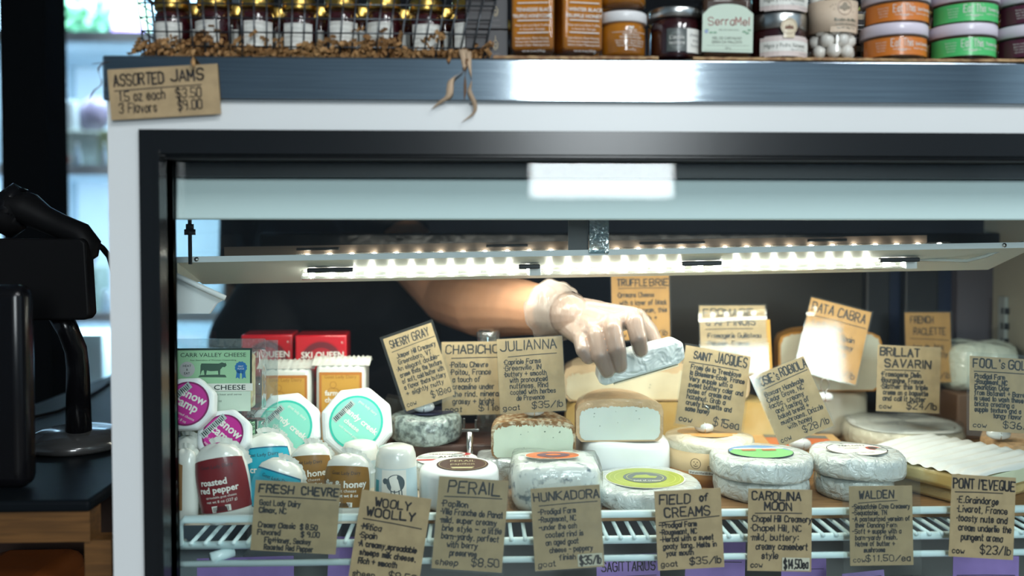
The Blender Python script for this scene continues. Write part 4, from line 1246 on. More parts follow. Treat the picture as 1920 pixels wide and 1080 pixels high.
# octagonal wrapped discs
def octdisc(px, py, Y, r, rl, m_lab, m_rim, lines, rot, tilt, label, group, turn=0):
    t = thing('cheese_disc', label, 'cheese', at(px, py, Y), (R(90 - tilt), turn, 0), group)
    b = MB(); b.use(PAPERW, False)
    n = 8
    vs, fs = [], []
    for (k_, z) in ((.80, -.026), (1.0, -.020), (1.02, -.003), (.90, .0005)):
        for k in range(n):
            q = 6.28319 * (k + .5) / n + .1
            vs.append((r * k_ * math.cos(q), r * k_ * math.sin(q), z))
    for i in range(3):
        for k in range(n):
            fs.append((i * n + k, i * n + (k + 1) % n, (i + 1) * n + (k + 1) % n, (i + 1) * n + k))
    fs += [tuple(range(n))[::-1], tuple(range(3 * n, 4 * n))]
    b.add(vs, fs, False)
    o = b.build('wrapped_body', t)
    bv = o.modifiers.new('bevel', 'BEVEL'); bv.width = .004; bv.segments = 2
    b = MB(); mp = TOPUP(.0013)
    b.use(m_rim).disc(mp, 0, 0, rl); b.use(m_lab).disc(mp, 0, 0, rl * .92, lift=.0003, n=48)
    b.use(LABW)
    cr, sr = math.cos(rot), math.sin(rot)
    for (tx, u, v, h, bold) in lines:
        b.text(mp, tx, u * cr - v * sr, u * sr + v * cr, h, .0006, 'c', rot=rot, bold=bold)
    b.use(mat('barcode_grey', (.42, .52, .50), .5))
    def bc(u, v):
        a, c = math.cos(R(45)), math.sin(R(45))
        return (u * a - v * c, u * c + v * a)
    o_ = (-rl * .02, rl * .60) if turn == 0 else (0, rl * .55)
    b.poly(mp, [bc(o_[0] - .018, o_[1] - .003), bc(o_[0] + .016, o_[1] - .003), bc(o_[0] + .016, o_[1] + .005), bc(o_[0] - .018, o_[1] + .005)], .0005)
    b.use(INK)
    random.seed(5)
    for k in range(14):
        u = o_[0] - .016 + k * .0022
        b.poly(mp, [bc(u, o_[1] - .002), bc(u + random.uniform(.0005, .0014), o_[1] - .002), bc(u + random.uniform(.0005, .0014), o_[1] + .004), bc(u, o_[1] + .004)], .0007)
    b.build('round_label', t)['label'] = 'round printed label'
    return t


TEAL, TEALD = C('label_aqua', (.25, .70, .56)), C('label_teal', (.03, .52, .40))
PINK, PINKD = C('label_magenta', (.56, .025, .30)), C('label_wine', (.22, .01, .11))
sl = [('sandy creek', .004, .002, .0075, .03), ('cheese', -.002, -.009, .006, .02), ('soft ripened goat', 0, -.017, .003, 0), ('goat lady dairy', 0, .022, .0035, 0)]
octdisc(535, 801, 1.165, .0465, .0345, TEAL, TEALD, sl, R(-38), 20, 'octagonal wrapped disc with an aqua label, in front of the first farmers cheese', 'aqua-labelled discs')
octdisc(668, 792, 1.165, .0475, .0345, TEAL, TEALD, sl, R(-38), 20, 'octagonal wrapped disc with an aqua label, nearest the grey ash-rind wheel', 'aqua-labelled discs')
pl = [('snow', .004, .006, .0095, .03), ('camp', .0, -.005, .0095, .03), ('soft ripened cheese', 0, -.014, .003, 0), ('net wt 8 oz', 0, -.020, .003, 0)]
octdisc(351, 757, 1.040, .0315, .0250, PINK, PINKD, pl, R(-22), 16, 'wrapped disc with a magenta label, the upper one beside the black frame', 'magenta-labelled discs', R(4))
octdisc(418, 815, 1.050, .0320, .0235, PINK, PINKD, pl, R(-38), 26, 'wrapped disc with a magenta label, the lower one behind the dark red cups', 'magenta-labelled discs')


# domed packs of soft goat cheese
def dome(px, ptop, Y, wpx, m_lab, lines, label, tilt=(0, 0, 0), rim=None, h=None, cat='cheese', side=0, lab_h=.68, group='soft goat cheese packs', lw=1.25):
    dep = Y
    r = wpx * dep / F / 2
    z1 = at(px, ptop, Y).z
    h = h or (z1 - ZB)
    t = thing('cheese_pack', label, cat, on_board(px, Y, z1 - h if tilt == (0, 0, 0) else ZB), tilt, group)
    b = MB(); b.use(GOATW, True)
    prof = [(0, 0), (r * .80, 0), (r * .93, .004), (r * .97, .02), (r, h * .5), (r * .97, h * .72), (r * .86, h * .87), (r * .62, h * .96), (r * .3, h * .995), (0, h)]
    b.lathe(prof, 40, sy=.62, jit=.01, seed=int(px)); b.build('wrapped_body', t)
    def mp(u, v, l=0):
        # label wraps the front and follows the body's taper
        f = v / h
        rr = r * (1.0 if f < .5 else 1 - .14 * max(0, (f - .5) / .37) ** 2) * (.985 if f < .25 else 1)
        a = side + u / r
        return Vector(((rr + .0009 + l) * math.sin(a), -(rr * .62 + .0012 + l) * math.cos(a), v))
    if m_lab:
        b = MB()
        lo, hi = h * (.84 - lab_h), h * .80
        n = 16
        def strip(mm, du, dv, lift):
            b.use(mm, True)
            vs, fs = [], []
            for k in range(n + 1):
                u = (-1 + 2 * k / n) * r * (lw - du)
                arch = hi + (h * .055) * (1 - (2 * k / n - 1) ** 2) - dv
                for j in range(9):
                    vs.append(mp(u, lo + dv + (arch - lo - dv) * j / 8, lift))
            for k in range(n):
                for j in range(8):
                    fs.append((k * 9 + j, (k + 1) * 9 + j, (k + 1) * 9 + j + 1, k * 9 + j + 1))
            b.add(vs, fs, True)
        if rim:
            strip(rim, 0, 0, 0); strip(m_lab, .06, .0015, .0003)
        else:
            strip(m_lab, 0, 0, 0)
        b.use(C('dark_print', (.02, .03, .04))).text(mp, 'Goat Lady Dairy', 0, hi - .006, .0038, .0006, width=r * 1.3)
        b.use(LABW)
        for (tx, u, v, hh, bold) in lines:
            b.text(mp, tx, u * r, v * h, hh, .0007, bold=bold)
        b.poly(mp, [(-.4 * r, .17 * h), (.3 * r, .17 * h), (.3 * r, .25 * h), (-.4 * r, .25 * h)], .0007)
        b.use(INK)
        for k in range(12):
            b.patch(mp, -.36 * r + k * .05 * r, .18 * h, -.36 * r + k * .05 * r + .025 * r, .24 * h, .0009)
        b.build('printed_label', t)['label'] = 'printed label'
    b = MB(); b.use(CRIMP, True)
    n = 20
    vs = []
    for k in range(n + 1):
        q = math.pi * (.08 + .5 * k / n)
        c = (r * .99 * math.cos(q), .0, h * (.55 + .46 * math.sin(q)))
        vs += [(c[0], .002, c[2]), (c[0] + .006 * math.cos(q) + .0012 * math.sin(k * 2.4), .002 + .0015 * math.sin(k * 1.7), c[2] + .006 * math.sin(q) + .001 * math.sin(k * 3.1))]
    b.add(vs, [(2 * k, 2 * k + 1, 2 * k + 3, 2 * k + 2) for k in range(n)], True); b.build('crimped_seal', t)
    return t


REDL, BLUEL, FIGL, BRNL = C('label_dark_red', (.17, .012, .018)), C('label_cyan', (.012, .40, .55)), C('label_fig', (.24, .12, .022)), C('label_tan', (.34, .18, .07))
BLUED = C('label_cyan_dark', (.01, .14, .25))
rp = [('roasted', -.2, .52, .0068, .03), ('red pepper', -.05, .42, .0068, .03), ('spreadable goat cheese', 0, .35, .0025, 0), ('net wt 8 oz (227 g)', 0, .29, .003, 0)]
fh = [('fig & honey', 0, .50, .0075, .03), ('goat cheese', 0, .42, .0035, 0), ('net wt 8 oz', .1, .34, .0035, .02)]
cc = [('creamy', 0, .50, .0075, .03), ('classic', .2, .40, .0075, .03)]
dome(352, 818, 1.055, 62, BRNL, [('smoked', 0, .5, .007, .03)], 'domed pack with a tan label, behind the pack turned to its blank side', (0, 0, 0))
dome(347, 842, 1.015, 52, BRNL, [], 'domed goat cheese pack turned to its blank white side, beside the black frame', (0, R(1), 0), side=-1.25)
dome(424, 826, 1.055, 92, REDL, rp, 'domed goat cheese pack with a dark red label, the one behind', (0, R(-4), 0))
dome(432, 862, 1.012, 98, REDL, rp, 'domed goat cheese pack with a dark red label, the front one', (0, R(-9), 0), h=.086)
dome(508, 812, 1.075, 96, BLUEL, cc, 'domed goat cheese pack with a cyan label, the upright one behind', (0, R(-5), 0), BLUED)
dome(500, 866, 1.022, 92, BLUEL, cc, 'domed goat cheese pack with a cyan label, tilted, just above the FRESH CHEVRE card', (0, R(18), 0), BLUED, h=.066)
dome(588, 832, 1.075, 80, FIGL, fh, 'domed goat cheese pack with a brown fig label, the one behind', (0, R(-3), 0))
dome(650, 851, 1.03, 86, FIGL, fh, 'domed goat cheese pack with a brown label lettered fig and honey, at the front', (0, R(2), 0))


def cup(px, ptop, Y, wpx, label, full):
    r = wpx * Y / F / 2
    h = at(px, ptop, Y).z - ZB
    t = thing('cheese_cup', label, 'cheese', on_board(px, Y), (0, 0, 0), 'white cheese cups')
    b = MB(); b.use(GOATW, True).lathe([(0, 0), (r * .97, 0), (r * 1.0, .004), (r * .93, h * .72), (r * .90, h * .85), (r * .78, h * .96), (r * .45, h), (0, h)], 40, sy=.9); b.build('cup_body', t)
    b = MB()
    mp = lambda u, v, l=0: Vector(((r * (1.0 - .095 * v / h) + .0008 + l) * math.sin(u / r), -(r * .9 * (1.0 - .095 * v / h) + .001 + l) * math.cos(u / r), v))
    b.use(C('label_ice', (.55, .70, .74)), True).patch(mp, -r * 1.35, .012, r * 1.35, h * .68, 0, 20, 2)
    b.use(LABW).patch(mp, -r * .62, .013, r * .55, h * .67, .0003, 12, 2)
    if full:
        b.use(C('sheep_slate', (.075, .11, .13))).disc(mp, .05 * r, h * .47, r * .42, h * .135, .0006)
        b.disc(mp, -.42 * r, h * .50, r * .13, h * .045, .0006)
        for u in (-.15, .0, .2, .32):
            b.line(mp, [(u * r, h * .36), (u * r + .0005, h * .285)], .0012, .0006)
        b.text(mp, 'MITICA', .02 * r, h * .17, .0045, .0006, width=r * .8)
        b.use(C('teal_band', (.03, .30, .36))).patch(mp, -r * 1.05, .016, -r * .80, h * .50, .0004, 3, 1)
    else:
        b.use(C('sheep_brown', (.30, .24, .18))).disc(mp, .1 * r, h * .36, r * .4, h * .12, .0006)
        b.use(C('roundel_red')).text(mp, 'cheese', 0, h * .58, .004, .0006)
    b.build('cup_label', t)
    return t


cup(676, 826, 1.105, 74, 'white cheese cup standing behind the fig label packs', 0)
cup(743, 833, 1.045, 82, 'white cheese cup with a dark sheep on its pale blue label', 1)
# ---------------------------------------------------------------- on the counter top
ZT = 1.2703
HONEY = mat('honey', (.66, .23, .015), .12, trans=.12, ior=1.3, var=.45, vscale=14, coat=.8)
DARKH = mat('dark_honey', (.035, .006, .008), .1, coat=1)
WPRINT = mat('white_print', (.75, .74, .70), .5)
# woven mat
def woven(x0, x1, y0, y1, label):
    b = MB(); b.use(mat('woven_straw', (.52, .34, .17), .8, color2=(.30, .16, .08), vscale=130, bump=1, bscale=220, bdist=.002))
    n = int((x1 - x0) / .006)
    vs = []
    for k in range(n + 1):
        x = x0 + (x1 - x0) * k / n
        w_ = .0007 * math.sin(k * 1.7) + .0012 * math.sin(k * .21)
        z = .0002 * math.sin(k * 2.3)
        vs += [(x, y0 + w_, ZT), (x, y0 + w_, ZT + .0026 + z), (x, y1, ZT + .0026), (x, y1, ZT)]
    fs = []
    for k in range(n):
        for j in range(4):
            fs.append((k * 4 + j, (k + 1) * 4 + j, (k + 1) * 4 + (j + 1) % 4, k * 4 + (j + 1) % 4))
    fs += [(0, 1, 2, 3), tuple(n * 4 + j for j in (3, 2, 1, 0))]
    b.add(vs, fs, False)
    return tag(b.build('woven_mat'), label, 'mat')


woven(X(1300, .88, ZT), xR, .8802, 1.12, 'woven straw mat on the steel counter, under the white-lidded jars')
woven(X(925, .88, ZT), X(1235, .88, ZT), .8815, 1.10, 'woven straw mat on the steel counter, under the honey jars')
ZM = ZT + .0030


def square_bottle(x0p, x1p, label, title, t2):
    Y = .905
    w_ = (x1p - x0p) * Y / F
    t = thing('honey_bottle', label, 'bottle', (X((x0p + x1p) / 2, Y, ZM), Y, ZM), (0, 0, R(-7 if x0p < 1000 else 9)), 'tall square honey bottles')
    h = .155
    b = MB(); b.use(HONEY).box(-w_ / 2 + .0015, w_ / 2 - .0015, -.0195, .0195, .006, h - .022, .004); b.build('honey', t)
    b = MB(); b.use(JARGLASS).box(-w_ / 2, w_ / 2, -.021, .021, 0, h - .02, .004); b.use(JARGLASS, True).lathe([(.020, h - .02), (.013, h - .012), (.013, h)], 24); b.build('glass', t)
    b = MB(); b.use(PWHITE, True).lathe([(.0142, h - .008), (.0142, h + .012), (0, h + .012)], 24); b.build('cap', t)
    b = MB(); mp = FRONT(-.0214)
    b.use(WPRINT)
    zz = lambda py: at((x0p + x1p) / 2, py, Y - .0214).z - ZM
    b.text(mp, title, .002, zz(21), .0034, 0, width=w_ * .80, bold=.02); b.text(mp, t2, 0, zz(33), .0034, 0, width=w_ * .86, bold=.02)
    for py in (5, 38, 61):
        b.patch(mp, -w_ * .33, zz(py) - .0005, w_ * .36, zz(py) + .0005)
    b.text(mp, 'Made with local Black Truffles', 0, zz(49), .0020, 0, width=w_ * .74); b.text(mp, 'in Savannah, Georgia', 0, zz(56), .0020, 0, width=w_ * .55)
    for k, s_ in enumerate(('Ingredients: Raw Honey,', 'Honeycomb, Dehydrated black', 'infusion (Tuber Melanosporum)')):
        b.text(mp, s_, 0, zz(73 + 6.5 * k), .0020, 0, width=w_ * .74)
    b.text(mp, 'net wt. 6 oz (170 g)', .001, zz(97), .0020, 0, width=w_ * .5)
    b.build('front_print', t)['label'] = 'white lettering on the glass'


square_bottle(959, 1042, 'square amber honey bottle printed TENNESSEE BLACK TRUFFLE HONEYCOMB', 'TENNESSEE BLACK', 'TRUFFLE HONEYCOMB')
square_bottle(1043, 1124, 'square amber honey bottle printed WINTER BLACK TRUFFLE HONEY', 'WINTER BLACK', 'TRUFFLE HONEY')


def jar(name, label, px, Y, z, wpx, h, fill, lid, lid_h, lid_r=1.04, cat='jar', group=None, neck=.9, fill_top=.86):
    r = wpx * Y / F / 2
    t = thing(name, label, cat, (X(px, Y, z), Y, z), (0, 0, 0), group)
    b = MB(); b.use(fill, True).lathe([(0, .002), (r * .90, .002), (r * .955, .005), (r * .955, h * .72), (r * .9, h * fill_top), (0, h * fill_top)], 36); b.build('contents', t)
    b = MB(); b.use(JARGLASS, True).lathe([(r * .9, 0), (r * .98, .002), (r, .006), (r, h * .74), (r * .96, h * .82), (r * neck, h * .88), (r * neck, h)], 40); b.build('glass', t)
    b = MB(); b.use(lid, True)
    R_ = r * lid_r
    b.lathe([(R_ * .97, h - lid_h * .42), (R_, h - lid_h * .38), (R_, h + lid_h * .38), (R_ * .985, h + lid_h * .50), (R_ * .93, h + lid_h * .58), (R_ * .90, h + lid_h * .55), (0, h + lid_h * .55)], 44)
    b.build('lid', t)
    return t, r


def zof(py, Y, z0_):
    return at(960, py, Y).z - z0_


SILV = mat('silver_lid', (.62, .64, .62), .28, metal=1)
GOLD = mat('gold_lid', (.62, .40, .10), .3, metal=1)
# truffle honey jars, one on the other
Yj = .905
for z, lab, full in ((ZM, 'small round honey jar with a white lid, standing by the square bottles', 1), (ZM + .0500, 'small round honey jar with a white lid, stacked on the other small honey jar', 0)):
    t, r = jar('honey_jar', lab, 1167, Yj, z, 88, .0385, HONEY, mat('white_lid', (.82, .82, .82), .3), .0105, 1.02, 'jar', 'small honey jars')
    b = MB(); mp = cyl(r + .0004, 0, R(12)); b.use(WPRINT)
    b.text(mp, 'SAVANNAH', 0, .0245, .0022, 0, width=.012); b.poly(mp, [(-.003, .028), (-.002, .0295), (0, .0285), (.002, .0295), (.003, .028), (.0015, .027), (-.0015, .027)])
    b.patch(mp, -.019, .0232, .018, .0236, 0, 10, 1)
    b.text(mp, 'WINTER BLACK', 0, .0202, .0019, 0, width=.018); b.text(mp, 'TRUFFLE HONEY', 0, .0174, .0019, 0, width=.024)
    for k, s_ in enumerate(('Ingredients: Raw Honey, Dehydrated', 'Black Truffle, Black Truffle Oil', 'Natural infusion Melanosporum')):
        b.text(mp, s_, 0, .0147 - k * .0025, .0016, 0, width=.032 - .002 * k)
    b.text(mp, '3 oz 85 g', 0, .0060, .0017)
    b.build('front_print', t)['label'] = 'white lettering on the glass'
# chestnut honey jar
t, r = jar('honey_jar', 'dark round honey jar with a silver lid and a black and white label', 1264, .915, ZM, 100, .0455, DARKH, SILV, .010, 1.0, 'jar')
b = MB(); mp = cyl(r + .0005, 0, R(10)); b.use(C('label_charcoal', (.075, .09, .085))).patch(mp, -.018, .0065, .002, .029, 0, 8, 1); b.use(LABW).patch(mp, .002, .0055, .023, .029, 0, 8, 1)
b.use(C('label_charcoal2', (.12, .14, .13))).ring(mp, -.008, .0175, .006, .009, .0002, 24)
b.use(LABW).text(mp, "L'abeille", -.008, .0185, .0035, .0004, width=.014); b.text(mp, 'occitane', -.008, .0135, .0035, .0004, width=.015)
b.use(C('grey_print', (.35, .35, .35))).text(mp, 'chestnut', .0125, .0215, .0034, .0004, width=.015); b.text(mp, 'tree', .0125, .0162, .0034, .0004); b.text(mp, 'honey', .0125, .0110, .0034, .0004)
b.build('split_label', t)['label'] = 'label half charcoal, half white'
# jar above it (only its foot shows)
t, r = jar('honey_jar', 'dark jar with a gold lid, standing behind the silver-lidded chestnut honey jar', 1262, 1.0, ZM, 92, .060, DARKH, GOLD, .012, 1.02, 'jar')
# serramel
t = thing('honey_jar', 'tall square honey jar with an arched pale green label lettered SERRAMEL', 'jar', (X(1354, .907, ZM), .907, ZM))
b = MB(); b.use(mat('dark_amber', (.06, .025, .01), .12, coat=1)).box(-.0235, .0235, -.018, .018, .003, .060, .004); b.build('contents', t)
b = MB(); b.use(JARGLASS).box(-.0255, .0255, -.0200, .0200, 0, .066, .005); b.build('glass', t)
b = MB(); b.use(mat('black_lid', (.03, .028, .03), .35, coat=.4), True).lathe([(.022, .064), (.0235, .066), (.0235, .080), (0, .081)], 32); b.build('lid', t)
b = MB(); mp = FRONT(-.0206)
b.use(mat('label_celadon', (.56, .68, .56), .5))
arch = [(-.0258, .006), (.0245, .005), (.0250, .043)] + [(.021 * math.cos(q), .045 + .0075 * math.sin(q)) for q in [math.pi * k / 14 for k in range(1, 14)]] + [(-.0252, .042)]
b.poly(mp, arch)
b.use(C('serra_red', (.36, .05, .045))).hand(mp, 'SerraMel', -.0195, .0318, .0075, .0009, .0003, .040, 'f', .02)
b.use(C('leaf_green', (.16, .33, .20)))
for u, v in ((-.021, .027), (-.017, .0245), (.019, .024), (.016, .0255), (-.013, .0245), (.021, .027)):
    b.disc(mp, u, v, .0020, .0010, .0003, 10)
b.use(C('berry_blue', (.22, .30, .50))).disc(mp, -.0215, .0255, .0018, lift=.0004, n=10)
b.use(C('label_ink', (.10, .12, .09))).text(mp, 'MEL DE CARVALHO', -.001, .0178, .0027, .0003, width=.029); b.text(mp, 'SERRA DA MALCATA', -.001, .0140, .0027, .0003, width=.030); b.text(mp, 'MEL DE PORTUGAL', .001, .0265, .0012, .0003, width=.02); b.text(mp, '250 g', 0, .0085, .0018, .0003)
b.line(mp, [(-.021, .0118), (.021, .0118)], .0002, .0003); b.line(mp, [(-.024, .0075), (.023, .0075)], .0002, .0003)
b.build('arched_label', t)['label'] = 'arched pale green label'
# fig jars, one on the other
for z, lab, seal in ((ZM, 'dark fig jar with a silver lid, lower of the two stacked', 1), (ZM + .0448, 'dark fig jar with a white label, upper of the two stacked', 0)):
    t, r = jar('fig_jar', lab, 1457, .912, z, 108, .0365, DARKH, SILV, .0165, .98, 'jar', 'stacked fig jars')
    b = MB(); mp = cyl(r + .0006, 0, R(3))
    def rr(u0, v0, u1, v1, q, n=5):
        P_ = []
        for (cx_, cy_, a_) in ((u1 - q, v1 - q, 0), (u0 + q, v1 - q, 90), (u0 + q, v0 + q, 180), (u1 - q, v0 + q, 270)):
            P_ += [(cx_ + q * math.cos(R(a_ + 90 * k / n)), cy_ + q * math.sin(R(a_ + 90 * k / n))) for k in range(n + 1)]
        return P_
    b.use(mat('label_blush', (.70, .60, .56), .5))
    for k in range(12):
        u0 = -.0285 + .057 * k / 12
        b.patch(mp, u0, .0015 + (.0012 if k in (0, 11) else 0), u0 + .057 / 12, .0215 - (.0012 if k in (0, 11) else 0))
    b.use(LABW).patch(mp, -.0285, .0065, .0285, .0165, .0002, 12, 1)
    b.use(C('label_ink')).text(mp, 'Higos y Pedro Ximenez', -.002, .0102, .0042, .0004, width=.043); b.use(C('grey_print')).text(mp, 'Figs in PX Sherry', .011, .0072, .0018, .0004); b.text(mp, 'can saladrigues', .018, .0035, .0015, .0004)
    b.build('wrap_label', t)['label'] = 'blush and white label'
    if seal:
        b = MB(); mp = cyl(r + .0012, 0, R(3)); b.use(C('seal_cream', (.70, .60, .42))).disc(mp, .0, .0300, .0082, lift=.0008); b.patch(mp, -.0055, .019, .0055, .027, .0007, 4, 1)
        b.use(C('seal_brown', (.20, .09, .05))).poly(mp, [(-.0045, .0275), (.0045, .0275), (.0035, .031), (.0015, .0302), (0, .0318), (-.0018, .0302), (-.0035, .0308)], .0010); b.ring(mp, 0, .030, .0068, .0071, .0010, 24)
        b.build('paper_seal', t)['label'] = 'round cream seal over the lid'
# honey drops jar
t = thing('candy_jar', 'clear jar of round white honey drops with a cream wrap label', 'jar', (X(1558, .912, ZM), .912, ZM))
b = MB(); b.use(mat('candy_white', (.80, .76, .70), .35, coat=.4), True)
random.seed(3)
for k in range(46):
    q, lay = random.uniform(0, 6.28), k // 9
    rr_ = .0165 if k % 9 < 7 else .006
    q = 6.283 * (k % 9) / 7 + lay * .5
    cx_, cy_, cz_ = rr_ * math.cos(q), rr_ * math.sin(q), .0095 + lay * .0112
    s_ = .0074
    b.lathe([(0, cz_ - s_), (s_ * .6, cz_ - s_ * .8), (s_ * .95, cz_ - s_ * .3), (s_ * .95, cz_ + s_ * .3), (s_ * .6, cz_ + s_ * .8), (0, cz_ + s_)], 12, cx_, cy_)
b.build('candies', t)
b = MB(); b.use(JARGLASS, True).lathe([(.021, 0), (.0242, .003), (.0247, .008), (.0247, .066), (.020, .074), (.020, .082)], 40); b.build('glass', t)
b = MB(); b.use(SILV, True).lathe([(.0212, .079), (.0212, .092), (0, .093)], 32); b.build('lid', t)
b = MB(); mp = cyl(.0254, 0, R(8)); b.use(mat('label_parchment', (.70, .56, .42), .6, var=.06, vscale=20), True).lathe([(.0251, .0285), (.0251, .0585)], 44)
b.smooth = False
b.patch(mp, -.014, .0265, .0165, .032, .0001, 8, 1)
b.use(C('label_ink')).text(mp, 'Boules de Miel', .002, .0372, .0030, .0004, width=.024, bold=.01); b.text(mp, 'Lavender Honey Drops', .002, .0335, .0018, .0004, width=.022); b.text(mp, 'Net WT 200g / 7 oz', .002, .0295, .0020, .0004, width=.020)
b.use(C('seal_brown')).ring(mp, 0, .0505, .0070, .0074, .0004, 28)
b.use(C('bee_brown', (.30, .25, .18))).disc(mp, 0, .0515, .0026, .0040, .0004); b.disc(mp, -.0030, .0505, .0030, .0016, .0003); b.disc(mp, .0030, .0505, .0030, .0016, .0003)
for u, v in ((-.012, .053), (-.0105, .049), (.0115, .052), (-.014, .0515), (.010, .047), (-.009, .0535)):
    b.disc(mp, u, v, .0005, lift=.0004, n=8)
b.build('cream_label', t)['label'] = 'cream wrap label'
# dark boxes
BOXB = mat('box_black', (.016, .011, .013), .4, coat=.3)
for k, z in enumerate((ZM - .0026, ZM + .0305)):
    t = thing('small_box', 'black box with a thin gold candle outline, %s, beside the basket' % ('lower of two' if k == 0 else 'upper of two'), 'box', (X(921, .925, z), .925, z), (0, 0, 0), 'black candle boxes')
    b = MB(); b.use(BOXB).box(-.026, .0165, -.018, .022, 0, .0325, .0008); b.build('carton', t)
    b = MB(); mp = FRONT(-.0183, .004); b.use(mat('gold_print', (.62, .50, .28), .4))
    b.line(mp, [(0, .0265), (-.0002, .0225), (-.0026, .0185), (-.0018, .014), (0, .0125), (.0018, .014), (.0026, .0185), (.0002, .0225)], .0004); b.ring(mp, 0, .0165, .0011, .0014, 0, 16, k=1.8)
    b.use(C('dim_print', (.16, .14, .14))).text(mp, 'ALAIN', 0, .0078, .0017, width=.008); b.text(mp, 'Les Bonbons', 0, .0025, .0020, width=.010)
    b.build('front_print', t)
for k, (px, lab) in enumerate(((1612, 'dark box stacked behind the orange-labelled jars, lower one'), (1612, 'dark box stacked behind the orange-labelled jars, upper one'))):
    z = ZM + .034 * k
    t = thing('small_box', lab, 'box', (X(px, .985, z), .985, z), (0, 0, 0), 'dark boxes behind the jars')
    b = MB(); b.use(BOXB).box(-.018, .020, -.016, .016, 0, .0335, .0008); b.use(C('label_tan2', (.55, .45, .30))).patch(FRONT(-.0163), -.016, .024, .018, .030)
    b.use(WPRINT)
    for j in range(4):
        b.patch(FRONT(-.0163), -.012, .004 + j * .0045, -.004 + .003 * (j % 2), .0052 + j * .0045)
    b.build('carton', t)
# white-lidded jam jars, six in view
def eat(px, Y, z, wpx, labm, back, name2, label):
    t, r = jar('jam_jar', label, px, Y, z, wpx, .0272, back, mat('lilac_lid', (.76, .70, .80), .3, coat=.3), .0120, 1.065, 'jar', 'white-lidded jam jars', neck=.97, fill_top=.84)
    b = MB(); mp = cyl(r + .0005, 0, R(-4)); b.use(labm, True).patch(mp, -r * 1.45, .0022, r * 1.45, .0195, 0, 24, 1)
    b.use(WPRINT, False)
    b.hand(mp, 'Eat This', -.013, .0105, .0072, .00065, .0003, .021, 'f', .02)
    b.patch(mp, -.0115, .0075, -.006, .0079, .0003, 3, 1); b.patch(mp, .0, .0072, .0055, .0076, .0003, 3, 1); b.text(mp, 'Yum!', -.003, .0060, .0026, .0003, bold=.02)
    b.text(mp, name2, .0225, .0118, .0032, .0003, width=.024, bold=.02); b.text(mp, 'delightful on ginger + sharp cheeses', .0215, .0078, .0018, .0003, width=.026)
    for k in range(4):
        b.text(mp, ('Serve over', 'goat cheese', 'roast meats', 'cup of tea')[k], -.0225, .0145 - k * .0027, .0016, .0003, width=.011 - .001 * k)
    b.build('band_label', t)
    return t


ORL, GRL, PUL = C('label_tangerine', (.66, .19, .02)), C('label_leaf', (.075, .55, .16)), C('label_plum2', (.085, .012, .035))
AMB, BRN, PLM = mat('jam_amber', (.22, .085, .02), .12, coat=1), mat('jam_brown', (.085, .03, .008), .12, coat=1), mat('jam_plum', (.03, .008, .012), .12, coat=1)
ZJ2 = ZM + .0340
for px, w_, lm, bk, nm, word in ((1674, 115, ORL, AMB, 'Spiced Caramel Pear Jam', 'an orange'), (1801, 117, GRL, BRN, 'Tomato Ginger', 'a green'), (1926, 117, PUL, PLM, 'Plum', 'a plum')):
    eat(px, .905, ZM, w_, lm, bk, nm, 'white-lidded jar with %s Eat This label, lower of its stack' % word)
    eat(px + 4, .907, ZJ2, w_, lm, bk, nm, 'white-lidded jar with %s Eat This label, upper of its stack' % word)
for px, y0_ in ((1738, .995), (1866, .99)):
    b = MB(); b.use(mat('ochre_box', (.42, .25, .03), .5)); xx = X(px, y0_, 1.3); b.box(xx - .022, xx + .022, y0_, y0_ + .03, ZM, ZM + .058, .001)
    tag(b.build('gift_box'), 'ochre yellow box behind the white-lidded jars, %s' % ('between the orange and green labels' if px < 1800 else 'between the green and plum labels'), 'box', 'ochre boxes behind the jars')
# backdrop stock: a second row of jars behind, so that the counter reads full
for k, (px, m_, lm) in enumerate(((1085, HONEY, GOLD), (1395, DARKH, GOLD), (1490, mat('dark_amber'), SILV), (1650, AMB, GOLD))):
    jar('honey_jar', 'taller jar in the back row on the counter, behind %s' % ('the square bottles', 'the arched green label', 'the stacked fig jars', 'the orange-labelled jars')[k], px, 1.045, ZM, 88, .085, m_, lm, .014, 1.02, 'jar', 'back-row jars')

# ---------------------------------------------------------------- the wire basket of small jam jars
yb0, yb1 = .902, 1.055
bx0, bx1 = X(272, yb0, ZT), X(905, yb0, ZT)
tx0, tx1 = X(262, yb0, ZT), X(932, yb0, ZT)
hb = .064
bk = thing('wire_basket', 'dark wire basket full of small jam jars on the steel counter', 'basket', ((bx0 + bx1) / 2, (yb0 + yb1) / 2, ZT))
ox, oy = bk.location.x, bk.location.y
b = MB(); b.use(mat('dark_wire', (.10, .11, .12), .3, metal=.8))
rw = .0009
def lerp(a, c, k): return a + (c - a) * k
N = 28
for k in range(N + 1):
    f = k / N
    for yy0, yy1 in ((yb0, yb0 - .006), (yb1, yb1 + .006)):
        b.tube([(lerp(bx0, bx1, f) - ox, yy0 - oy, .0012), (lerp(tx0, tx1, f) - ox, yy1 - oy, hb)], rw, 5)
for k in range(1, 8):
    f = k / 8
    for xa, xb_ in ((bx0, tx0), (bx1, tx1)):
        b.tube([(xa - ox, lerp(yb0, yb1, f) - oy, .0012), (xb_ - ox, lerp(yb0 - .006, yb1 + .006, f) - oy, hb)], rw, 5)
for z in (.0012, .013, .0265, .040, .0535):
    f = z / hb
    a_, c_ = lerp(bx0, tx0, f) - ox, lerp(bx1, tx1, f) - ox
    d_, e_ = yb0 - .006 * f - oy, yb1 + .006 * f - oy
    b.tube([(a_, d_, z), (c_, d_, z), (c_, e_, z), (a_, e_, z)], rw, 5, closed=True)
for k in range(1, 20):
    b.tube([(lerp(bx0, bx1, k / 20) - ox, yb0 - oy, .0012), (lerp(bx0, bx1, k / 20) - ox, yb1 - oy, .0012)], rw, 5)
